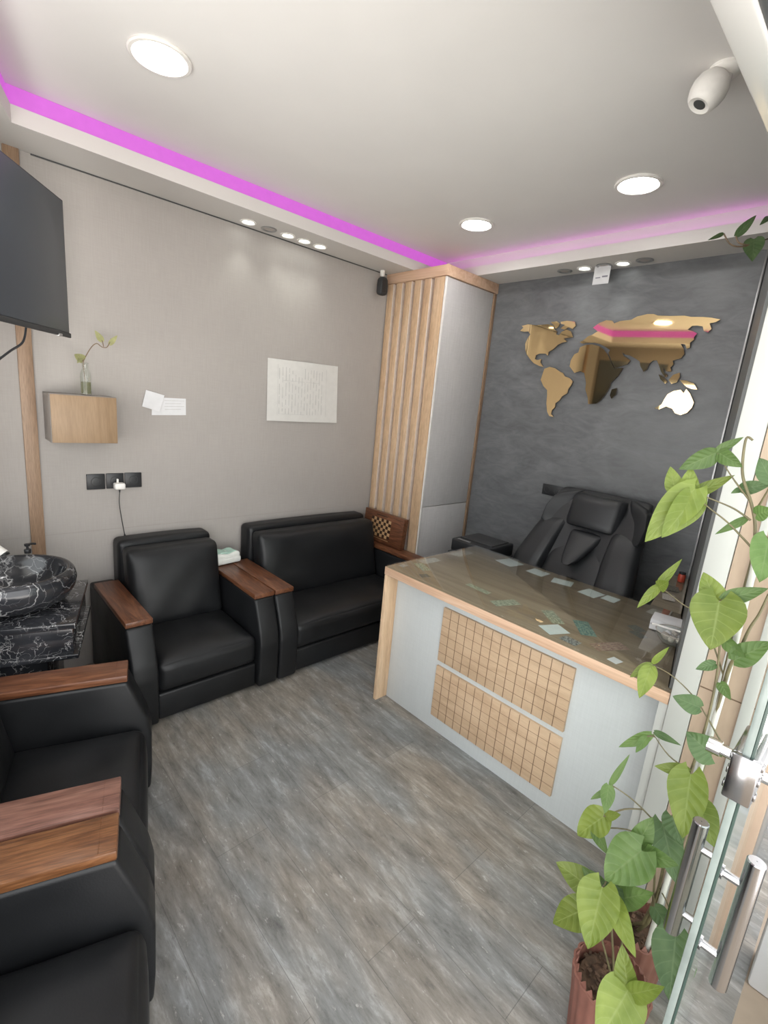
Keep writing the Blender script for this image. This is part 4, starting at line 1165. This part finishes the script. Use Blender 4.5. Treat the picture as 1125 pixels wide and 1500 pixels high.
gb = thing('games_box', 'wooden inlaid chessboard box leaning upright on the sofa arm by slats', 'board game', (0.640, 0.275, 0.5355))
tilt = Matrix.Rotation(math.radians(6), 4, 'Y')
GW, GH, GT = 0.44, 0.235, 0.045
bm = nb()
add_box(bm, (0, 0, GH / 2), (GT, GW, GH), 0.004)
bmesh.ops.transform(bm, matrix=Matrix.Rotation(math.radians(-5), 4, 'Y'), verts=bm.verts[:])
finish('case', bm, 'walnut', gb)
bm = nb(); bm2 = nb()
cell = 0.024
for r in range(6):
    for c in range(8):
        y = -0.13 + (c + 0.5) * cell * 1.13
        z = 0.045 + (r + 0.5) * cell
        add_box(bm if (r + c) % 2 else bm2, (GT / 2 + 0.0004, y, z), (0.0012, cell * 1.12, cell * .99))
for bb, mm, nm in ((bm, 'chess_dark', 'dark_squares'), (bm2, 'chess_light', 'pale_squares')):
    add_box(bb, (GT / 2 + 0.0004, -0.02, 0.212 if mm == 'chess_dark' else 0.030), (0.0012, 0.12 if mm == 'chess_dark' else 0.2, 0.008 if mm == 'chess_dark' else 0.003))
    bmesh.ops.transform(bb, matrix=Matrix.Rotation(math.radians(-5), 4, 'Y'), verts=bb.verts[:])
    finish(nm, bb, mm, gb, smooth=False)

# ------------------------------------------------------------------ SPEAKER in the corner
sp = thing('speaker', 'small dark speaker on a white bracket in the top corner by slats', 'speaker', (0.676, 0.062, SOF))
bm = nb(); add_box(bm, (0, -0.004, -0.02), (0.022, 0.03, 0.04), 0.004); add_tube(bm, [(0, 0, -0.03), (0, 0.004, -0.058)], 0.008, 12)
finish('bracket', bm, 'white_plastic', sp)
bm = nb()
def spd(p, q):
    k = 1 - 0.25 * max(0, q.z) ** 2
    p.x *= k
    return p
soft_box(bm, (0, 0.006, -0.108), (0.036, 0.032, 0.062), 0.024, spd, 6)
finish('cabinet', bm, 'black_matte', sp)
bm = nb(); soft_box(bm, (0.012, 0.0375, -0.108), (0.022, 0.003, 0.046), 0.003, None, 4)
finish('grille', bm, 'black_plastic', sp)

# ------------------------------------------------------------------ CEILING LIGHTS
dl_labels = ['round white ceiling downlight nearest the television', 'round ceiling downlight above the corner cabinet', 'round ceiling downlight above the office chair']
DL = 'round ceiling downlights'
for (x, y), lab in zip(((2.478, 0.905), (0.725, 0.90), (0.733, 1.80)), dl_labels):
    t = thing('downlight', lab, 'ceiling light', (x, y, CEIL), 0, DL)
    bm = nb()
    add_lathe(bm, [(0.098, -0.0005), (0.100, -0.006), (0.096, -0.010), (0.086, -0.011), (0.079, -0.006), (0.077, -0.001)], 48)
    finish('rim', bm, 'white_plastic', t)
    bm = nb()
    add_lathe(bm, [(0.076, -0.0015), (0.070, -0.0045), (0.002, -0.0055)], 48, close_bottom=False, close_top=True)
    finish('diffuser', bm, 'lamp_on', t)

SPL = ['leftmost lit spotlight of the ceiling border row over the panel wall', 'unlit spotlight in the ceiling border row over the panel wall', 'third spotlight of the row over the panel wall, lit',
       'fourth spotlight of the row over the panel wall, lit', 'rightmost lit spotlight of the row over the panel wall',
       'leftmost spotlight of the row over the charcoal wall, unlit', 'lit spotlight left of the white tag over the charcoal wall', 'unlit spotlight just above the hanging white tag',
       'lit spotlight right of the white tag over the charcoal wall', 'rightmost spotlight of the row over the charcoal wall, unlit']
SPOTS = [(1.735, 0.092, 1), (1.605, 0.092, 0), (1.482, 0.096, 1), (1.366, 0.098, 1), (1.250, 0.10, 1),
         (0.100, 1.151, 0), (0.100, 1.281, 1), (0.100, 1.403, 0), (0.095, 1.512, 1), (0.100, 1.633, 0)]
for (x, y, on), lab in zip(SPOTS, SPL):
    t = thing('spotlight', lab, 'spotlight', (x, y, SOF), 0, 'small spotlights over the panel wall' if x > .2 else 'small spotlights over the charcoal wall')
    bm = nb()
    add_lathe(bm, [(0.045, -0.0005), (0.046, -0.004), (0.043, -0.0065), (0.036, -0.007), (0.030, -0.002), (0.029, -0.0008)], 32)
    finish('ring', bm, 'alu' if not on else 'white_plastic', t)
    bm = nb()
    add_lathe(bm, [(0.0285, -0.001), (0.024, -0.0035), (0.002, -0.004)], 28, close_top=True)
    finish('lens', bm, 'spot_on' if on else 'spot_off', t)
    if on:
        ld = bpy.data.lights.new('spot_bulb', 'SPOT')
        ld.energy = SPOT_WATTS
        ld.spot_size = math.radians(78)
        ld.spot_blend = 0.8
        ld.shadow_soft_size = 0.025
        ld.color = (0.96, 1.0, 0.93)
        lo = bpy.data.objects.new('spot_bulb', ld)
        COL.objects.link(lo)
        lo.location = (0, 0, -0.012)
        lo.parent = t

# white tag hanging from the ceiling border
tg = thing('hanging_tag', 'small white printed tag hanging under spotlights before the charcoal wall', 'tag', (0.098, 1.396, SOF))
bm = nb()
add_box(bm, (0, 0, -0.052), (0.002, 0.098, 0.104), 0.0005)
finish('card', bm, 'paper', tg)
bm = nb()
add_box(bm, (0.0013, -0.020, -0.066), (0.0008, 0.030, 0.006)); add_box(bm, (0.0013, 0.022, -0.062), (0.0008, 0.034, 0.009))
finish('print', bm, 'ink_dark', tg, smooth=False)

# ceiling sensor
cs = thing('ceiling_sensor', 'white rounded sensor head on the ceiling near the door header', 'sensor', (1.335, 2.262, CEIL))
bm = nb()
add_lathe(bm, [(0.045, -0.001), (0.046, -0.010), (0.036, -0.020), (0.020, -0.024), (0.018, -0.05)], 32, close_bottom=True, close_top=True)
finish('base', bm, 'white_plastic', cs)
bm = nb()
ax = Matrix.Rotation(math.radians(115), 3, Vector((0.45, 0.9, 0)).normalized())
d = Vector((0.30, -0.34, -0.90)).normalized()
zq = Vector((0, 0, 1)).rotation_difference(d).to_matrix()
add_lathe(bm, [(0.012, -0.032), (0.034, -0.024), (0.047, -0.006), (0.051, 0.014), (0.049, 0.032), (0.042, 0.050), (0.034, 0.060), (0.030, 0.062), (0.022, 0.058), (0.004, 0.056)], 32, c=(0.022, -0.020, -0.048), axis=zq, close_bottom=True, close_top=True)
hd = finish('head', bm, 'white_plastic', cs)
bm = nb()
add_lathe(bm, [(0.018, 0.0585), (0.002, 0.0592)], 20, c=(0.022, -0.020, -0.048), axis=zq, close_bottom=True, close_top=True)
finish('lens', bm, 'dark_trim', hd)

# ------------------------------------------------------------------ WORLD MAP
wm = thing('world_map', 'gold mirror world map mounted on the charcoal wall', 'wall decoration', (0.0, 1.45, 1.95))
for nm, pts in WORLD_MAP:
    bm = nb()
    vs0 = [bm.verts.new((0.012, y - 1.45, z - 1.95)) for y, z in pts]
    vs1 = [bm.verts.new((0.020, y - 1.45, z - 1.95)) for y, z in pts]
    back_ = bm.faces.new(vs0[::-1]); front = bm.faces.new(vs1)
    front.material_index = 0; back_.material_index = 1
    n = len(pts)
    for i in range(n):
        f = bm.faces.new((vs0[i], vs0[(i + 1) % n], vs1[(i + 1) % n], vs1[i])); f.material_index = 1
    # stand-offs that hold the piece on the wall
    cy = sum(p[0] for p in pts) / n - 1.45; cz = sum(p[1] for p in pts) / n - 1.95
    add_tube(bm, [(0.0, cy, cz), (0.012, cy, cz)], 0.006, 8, mi=1)
    bm.normal_update()
    bmesh.ops.triangulate(bm, faces=[front, back_], ngon_method='EAR_CLIP')
    finish('continent', bm, ['gold', 'gold_edge'], wm, smooth=False)

# ------------------------------------------------------------------ OFFICE CHAIR
oc = thing('office_chair', 'black leather executive chair with headrest pillow behind the desk', 'office chair', (0.50, 1.665, 0), math.radians(-95))
oc.scale = (1.14, 1.0, 1.0)
# local: x across, y forward (towards the desk)
def ocp(name, bm, mat='chair_leather', par=None, **k):
    k.setdefault('angle', 60)
    return finish(name, bm, mat, par or oc, **k)
bm = nb()
def shell(p, q):
    # tall back, wide in the middle, leaning back towards the wall
    w = 1.0 - 0.05 * max(0, q.z) ** 2 - 0.10 * max(0, -q.z)
    p.x *= w
    p.y += -0.16 * q.z - 0.06 * q.z * q.z + 0.05 * abs(q.x) ** 2
    return p
soft_box(bm, (0, -0.17, 0.79), (0.268, 0.038, 0.385), 0.035, shell, 10)
back = ocp('backrest', bm)
# headrest pillow and side wings
bm = nb()
def hp(p, q):
    p.y += 0.020 * (1 - q.x ** 2) - 0.03 * q.z
    p.z += 0.008 * (q.x ** 2) * q.z
    return p
soft_box(bm, (0.0, -0.275, 1.063), (0.146, 0.055, 0.098), 0.045, hp, 8)
ocp('headrest', bm)
for s in (-1, 1):
    bm = nb()
    def wing(p, q, s=s):
        p.y += 0.05 * (q.x * s) - 0.05 * q.z
        p.x += -s * 0.025 * max(0, q.z)
        p.z += -0.020 * (q.x * s) * max(0, q.z) + 0.030 * (1 - q.x * s) / 2 * min(0, q.z)
        return p
    soft_box(bm, ((0.205 if s > 0 else -0.222), -0.272, 1.058), (0.060 if s > 0 else 0.072, 0.038, 0.102), 0.028, wing, 6)
    ocp('headrest_wing', bm)
    bm = nb()
    def bol(p, q, s=s):
        t = (q.z + 1) / 2
        p.x += -s * 0.075 * t ** 1.4 + s * 0.02
        p.x = p.x * (1.0 - 0.25 * t)
        p.y += -0.12 * q.z + 0.035 * (1 - q.z * q.z)
        return p
    soft_box(bm, (s * 0.240, -0.150, 0.790), (0.098, 0.062, 0.220), 0.055, bol, 8)
    ocp('side_bolster', bm)
# V-shaped lumbar cushion
bm = nb()
def vee(p, q):
    t = (q.z + 1) / 2
    p.x *= 0.22 + 0.78 * t ** 0.7
    p.y += -0.10 * q.z + 0.012 * (1 - q.x ** 2)
    return p
soft_box(bm, (0, -0.140, 0.862), (0.098, 0.030, 0.096), 0.028, vee, 8)
ocp('back_cushion', bm)
bm = nb()
def lum(p, q):
    p.y += -0.10 * q.z + 0.015 * (1 - q.z ** 2)
    return p
soft_box(bm, (0, -0.115, 0.690), (0.165, 0.04, 0.19), 0.035, lum, 8)
ocp('lumbar_pad', bm)
bm = nb()
def st(p, q):
    if q.z > 0: p.z += 0.02 * (1 - q.x ** 2) * (1 - q.y ** 2)
    return p
soft_box(bm, (0, 0.06, 0.465), (0.255, 0.225, 0.055), 0.045, st, 8)
ocp('seat', bm)
for s in (-1, 1):
    bm = nb()
    add_tube(bm, smooth_path([(s * 0.27, -0.10, 0.50), (s * 0.31, -0.08, 0.60), (s * 0.315, 0.0, 0.655), (s * 0.31, 0.12, 0.655), (s * 0.29, 0.15, 0.56), (s * 0.25, 0.12, 0.45)], 5), 0.016, 12)
    soft_box(bm, (s * 0.313, 0.04, 0.672), (0.026, 0.11, 0.013), 0.012, None, 4)
    ocp('armrest', bm, 'black_plastic')
bm = nb()
add_tube(bm, [(0, 0.04, 0.10), (0, 0.04, 0.26)], 0.028, 18)
add_tube(bm, [(0, 0.04, 0.25), (0, 0.04, 0.42)], 0.018, 18)
add_box(bm, (0, 0.04, 0.407), (0.20, 0.20, 0.014), 0.003)
ocp('gas_column', bm, 'black_plastic')
bm = nb()
for k in range(5):
    a = 2 * math.pi * k / 5 + 0.3
    e = Vector((0.27 * math.cos(a), 0.04 + 0.27 * math.sin(a), 0.075))
    add_tube(bm, [(0, 0.04, 0.115), e], 0.022, 10, r_end=0.014)
ocp('star_base', bm, 'black_plastic')
for k in range(5):
    a = 2 * math.pi * k / 5 + 0.3
    bm = nb()
    c = Vector((0.27 * math.cos(a), 0.04 + 0.27 * math.sin(a), 0.030))
    tdir = Vector((-math.sin(a), math.cos(a), 0))
    add_tube(bm, [c - tdir * 0.024, c - tdir * 0.006], 0.029, 18); add_tube(bm, [c + tdir * 0.006, c + tdir * 0.024], 0.029, 18)
    add_tube(bm, [c, c + Vector((0, 0, 0.05))], 0.007, 8)
    ocp('castor', bm, 'black_plastic')

# black box on a low stand behind the desk's left end
sb = thing('low_stand', 'low black stand hidden behind the left end of the desk', 'stand', (0.50, 1.095, 0))
bm = nb(); add_box(bm, (0, 0, 0.665), (0.34, 0.30, 0.02), 0.002)
finish('top', bm, 'black_matte', sb)
bm = nb()
for sx in (-1, 1):
    add_box(bm, (sx * 0.16, 0, 0.3275), (0.018, 0.28, 0.655), 0.001)
finish('side', bm, 'black_matte', sb)
pr = thing('printer', 'flat black office machine behind the left end of the desk', 'printer', (0.50, 1.095, 0.676))
bm = nb(); add_box(bm, (0, 0, 0.042), (0.30, 0.295, 0.084), 0.012, seg=3)
finish('body', bm, 'black_plastic', pr)
bm = nb(); add_box(bm, (-0.02, 0, 0.0875), (0.20, 0.25, 0.007), 0.003)
finish('lid', bm, 'black_matte', pr)
bm = nb(); add_box(bm, (0.125, -0.06, 0.0862), (0.018, 0.10, 0.004), 0.001)
finish('button_strip', bm, 'alu', pr)

# ------------------------------------------------------------------ PAPERS UNDER THE DESK GLASS
plabels = {
 0: ('paper', 'bluish paper slip under glass at the back edge nearest the printer', 'paper'),
 1: ('paper', 'bluish paper slip at the desk back edge before the chair side bolster', 'paper'),
 2: ('paper', 'squarish bluish slip at the desk back edge before the chair middle', 'paper'),
 3: ('paper', 'bluish slip at the desk back edge, left of an overlapping pair', 'paper'),
 4: ('paper', 'bluish slip at the desk back edge, right of an overlapping pair', 'paper'),
 5: ('card', 'small pale card under glass at the right end of back edge', 'card'),
 6: ('banknote', 'narrow creased pale banknote under glass left of centre', 'banknote'),
 7: ('banknote', 'wide pale banknote under glass above the upper oak panel', 'banknote'),
 8: ('banknote', 'pale green banknote standing upright behind a bluish slip', 'banknote'),
 9: ('paper', 'bluish slip near the desk front edge touching a pale green banknote', 'paper'),
 10: ('photo_card', 'small dark and white picture card near the desk front edge', 'card'),
 11: ('banknote', 'teal green banknote with pale border under the desk glass', 'banknote'),
 12: ('banknote', 'dark narrow banknote, upper of two, left of the glass bowl', 'banknote'),
 13: ('banknote', 'dark narrow banknote, lower of two, left of the glass bowl', 'banknote'),
 14: ('banknote', 'reddish banknote under glass near the right front edge', 'banknote'),
 15: ('paper', 'small white scrap near front edge below the reddish banknote', 'paper'),
 16: ('paper', 'pale slip under glass at the desk left edge by the games box', 'paper'),
 17: ('paper', 'pale slip under glass at the far left corner near the cabinet', 'paper'),
 18: ('card', 'tiny pale card at the front left corner of the desk', 'card'),
 19: ('banknote', 'small dark banknote near the front left of the desk top', 'banknote'),
 20: ('banknote', 'faint pale green banknote near the front left of the desk top', 'banknote')}
matmap = {'paper': 'paper_blue', 'card': 'card', 'note_green': 'note_green', 'note_teal': 'note_teal', 'note_dark': 'note_dark', 'note_red': 'note_red', 'photo_card': 'photo_card'}
for i, (kind, x, y, w, h, a) in enumerate(DESK_PAPERS):
    nm, lab, cat = plabels[i]
    w = max(w, 0.03); h = max(h, 0.03)
    bm = nb()
    zz = 0.00015 + (0.0005 if i in (4, 9, 10, 13) else 0)
    add_box(bm, (0, 0, zz + 0.0002), (w, h, 0.0004))
    m_ = matmap[kind]
    y = max(Y0D + 0.02 + h / 2 if abs(math.sin(a)) < .5 else y, y)
    if i in (15, 16, 17): m_ = 'card' if i != 15 else 'paper'
    o = finish(nm, bm, m_, smooth=False, loc=(x, y, ZD + 0.0004), rot=(0, 0, a))
    tag(o, lab, cat, 'papers and banknotes under the desk glass')

# things standing on the desk's right end
bw = thing('sweet_bowl', 'small clear glass bowl of wrapped sweets at the right desk end', 'bowl', (1.09, 2.422, ZD + 0.0085))
bm = nb()
add_lathe(bm, [(0.028, 0.0), (0.040, 0.004), (0.058, 0.026), (0.066, 0.050), (0.0655, 0.052), (0.063, 0.050), (0.055, 0.028), (0.038, 0.008), (0.004, 0.006)], 36, close_bottom=True, close_top=True)
finish('glass', bm, 'bottle_glass', bw)
bm = nb(); 
add_tube(bm, [Vector((0.066 * math.cos(k * math.pi / 16), 0.066 * math.sin(k * math.pi / 16), 0.0515)) for k in range(33)], 0.0022, 8, cap=False)
finish('rim', bm, 'card', bw)
swp = None
rr = random.Random(8)
for k in range(9):
    a = k * 2.4; r = 0.0 if k == 8 else 0.030
    o = None
    bm = nb()
    soft_box(bm, (0, 0, 0), (0.013, 0.010, 0.008), 0.006, None, 3)
    o = finish('wrapped_sweet', bm, ['candy', 'paper', 'card'][k % 3], loc=(1.09 + r * math.cos(a), 2.422 + r * math.sin(a), ZD + 0.0085 + (0.030 if k < 8 else 0.046)), rot=(rr.uniform(-.5, .5), rr.uniform(-.5, .5), a))
    tag(o, 'pale wrapped sweets piled in the glass bowl on the desk', 'sweet', 'sweets in the bowl')
bx = thing('notepad', 'thick white notepad lying behind the sweet bowl on the desk', 'notepad', (0.955, 2.365, ZD + 0.0085), math.radians(10))
bm = nb(); add_box(bm, (0, 0, 0.022), (0.10, 0.13, 0.044), 0.003)
finish('page_block', bm, 'paper', bx)
bm = nb(); add_box(bm, (0, 0, 0.0449), (0.098, 0.127, 0.0016), 0.0005)
finish('cover', bm, 'paper', bx)
pen = thing('pen', 'white pen resting across the rim of the sweet bowl', 'pen', (1.075, 2.412, ZD + 0.0645), 0)
bm = nb(); add_tube(bm, [(0.024, -0.072, 0.001), (0.0, 0.06, 0.001)], 0.0042, 12)
finish('barrel', bm, 'white_plastic', pen)
bm = nb(); add_tube(bm, [(0.024, -0.072, 0.001), (0.0255, -0.080, 0.001)], 0.004, 10, r_end=0.001)
finish('tip', bm, 'alu', pen)
rd = thing('red_jar', 'small red jar on the side shelf beside the white door post', 'jar', (0.150, 2.186, 0.777))
bm = nb(); add_lathe(bm, [(0.017, 0), (0.019, 0.004), (0.019, 0.036), (0.016, 0.044)], 24, close_bottom=True, close_top=True)
finish('body', bm, 'red', rd)
bm = nb(); add_lathe(bm, [(0.0165, 0.044), (0.0175, 0.052), (0.014, 0.055)], 24, close_bottom=True, close_top=True)
finish('lid', bm, 'black_plastic', rd)
for i, (x, y, lab) in enumerate(((0.50, 2.230, 'pale crumpled slip lying under the glass of the side shelf'), (0.33, 2.200, 'dark banknote lying on side shelf before the red jar'))):
    bm = nb(); add_box(bm, (0, 0, 0.0003), (0.10, 0.055, 0.0005))
    o = finish('paper' if i == 0 else 'banknote', bm, 'card' if i == 0 else 'note_dark', smooth=False, loc=(x, y, 0.7765), rot=(0, 0, 0.3))
    tag(o, lab, 'paper' if i == 0 else 'banknote')

# ------------------------------------------------------------------ PLANTS
def flower_pot(t, r, h):
    bm = nb()
    flutes = 20
    def mod(rr, z, a, j):
        k = 1 + 0.045 * abs(math.sin(a * flutes / 2)) if j < 6 else 1
        return rr * k
    def tooth(rr, z, a, j):
        return rr * (1 + 0.045 * abs(math.sin(a * flutes / 2)))
    add_lathe(bm, [(r * .72, 0.0), (r * .76, 0.004), (r * .84, h * .35), (r * .92, h * .7), (r, h * .93), (r * 1.01, h * .96), (r * .95, h * .965), (r * .93, h * .90), (r * .88, h * .80)], 80, mod=tooth, close_bottom=True)
    p = finish('pot', bm, 'terracotta', t, angle=60)
    # pointed teeth round the rim
    bm = nb()
    nt_ = 26
    for k in range(nt_):
        a = 2 * math.pi * k / nt_
        c = Vector((math.cos(a), math.sin(a), 0)); tdir = Vector((-c.y, c.x, 0))
        w = math.pi * r / nt_ * 0.95
        b0 = c * r * 0.985 + Vector((0, 0, h * .955))
        tipp = c * r * 0.90 + Vector((0, 0, h * .955 + 0.016))
        v = [bm.verts.new(b0 - tdir * w), bm.verts.new(b0 + tdir * w), bm.verts.new(b0 - c * r * .07 + tdir * w * .8), bm.verts.new(b0 - c * r * .07 - tdir * w * .8), bm.verts.new(tipp)]
        bm.faces.new(v[:4][::-1])
        for i in range(4):
            bm.faces.new((v[i], v[(i + 1) % 4], v[4]))
    finish('rim_teeth', bm, 'terracotta', p, smooth=False)
    bm = nb()
    rg = random.Random(2)
    add_lathe(bm, [(r * .90, h * .80), (r * .80, h * .86), (r * .6, h * .84), (r * .4, h * .87), (r * .2, h * .85), (0.004, h * .86)], 40, close_top=True, close_bottom=True,
              mod=lambda rr_, z, a, j: rr_ * (1 + (0.06 * rg.random() if 0 < j < 5 else 0)))
    for k in range(70):
        a = rg.uniform(0, 6.28); q = math.sqrt(rg.random()) * r * .86
        s_ = rg.uniform(.003, .008)
        add_box(bm, (q * math.cos(a), q * math.sin(a), h * .86 + rg.uniform(0, .006)), (s_ * 1.6, s_, s_), 0, rz=rg.uniform(0, 3))
    finish('soil', bm, 'soil', t, smooth=False)

POTS = {'A': (Vector((2.015, 2.668, 0)), 0.088, 0.262, 'low leafy arrowhead plant in the terracotta pot nearest the camera'),
        'B': (Vector((1.815, 2.664, 0)), 0.080, 0.262, 'tall climbing arrowhead plant in the rear terracotta pot beside the door post')}
MATL = {'l': 'leaf_l', 'g': 'leaf_g', 'd': 'leaf_d'}
for key, (loc, r, h, lab) in POTS.items():
    t = thing('potted_plant', lab, 'plant', loc, 0, 'potted climbing plants by the door')
    flower_pot(t, r, h)
    bm = nb()
    for pts, rad in PLANT_STEMS[key]:
        add_tube(bm, smooth_path(pts, 5), rad, 8, r_end=rad * 0.45)
    pts0 = [p for p in PLANT_STEMS[key]]
    for pk, b_, t_, w_, tone, sp_, roll in PLANT_LEAVES:
        if pk != key: continue
        b_, s0 = Vector(b_), Vector(sp_)
        if (b_ - s0).length > 0.012:
            mid = (b_ + s0) / 2 + Vector((0, 0, 0.12 * (b_ - s0).length))
            add_tube(bm, smooth_path([s0, mid, b_], 4), 0.0018, 6)
    # stems reach down into the soil
    for pts, rad in PLANT_STEMS[key][:2] + (PLANT_STEMS[key][2:] if key == 'A' else []):
        p = Vector(pts[0])
        add_tube(bm, [p, loc + Vector((random.uniform(-.02, .02), random.uniform(-.02, .02), h * .84))], rad, 8)
    offset_bm(bm, -loc)
    finish('stem', bm, 'stem', t, angle=60)
    for pk, b_, t_, w_, tone, sp_, roll in PLANT_LEAVES:
        if pk != key: continue
        bm = offset_bm(leaf_mesh(b_, t_, w_ * 1.08, heart=0.9 if w_ > 0.045 else 0.4, roll=roll), -loc)
        finish('leaf', bm, MATL[tone], t, angle=80)
    if key == 'B':
        bm = nb()
        add_tube(bm, [(1.862, 2.700, 0.23), (1.872, 2.712, 1.02), (1.876, 2.706, 1.37)], 0.0065, 12)
        offset_bm(bm, -loc)
        finish('support_stake', bm, 'stake', t)

vine = thing('trailing_vine', 'dark leafy vine tip trailing in front of the ceiling border at right', 'vine', Vector(VINE_STEMS[0][-1]))
bm = nb()
for s_ in VINE_STEMS:
    add_tube(bm, smooth_path(s_, 4), 0.0026, 7)
add_tube(bm, [Vector(VINE_STEMS[0][-1]), Vector(VINE_STEMS[0][-1]) + Vector((-0.09, 0.06, 0.03)), Vector((0.66, 2.42, 2.46))], 0.0026, 7)
offset_bm(bm, -vine.location)
finish('stem', bm, 'stem_brown', vine)
for b_, t_, w_ in VINE_LEAVES:
    bm = offset_bm(leaf_mesh(b_, t_, w_, heart=0.4), -vine.location)
    finish('leaf', bm, 'leaf_d', vine)

# dark panel outside at the right frame edge
dp = thing('dark_panel', 'dark panel with a silver edge standing outside at bottom right', 'panel', (1.80, 2.99, -0.004))
bm = nb(); add_box(bm, (0, 0.2, 0.30), (0.03, 0.40, 0.60), 0.003)
finish('board', bm, 'dark_trim', dp)
bm = nb(); add_box(bm, (0, -0.004, 0.30), (0.034, 0.008, 0.60), 0.001)
finish('edge_profile', bm, 'alu', dp)
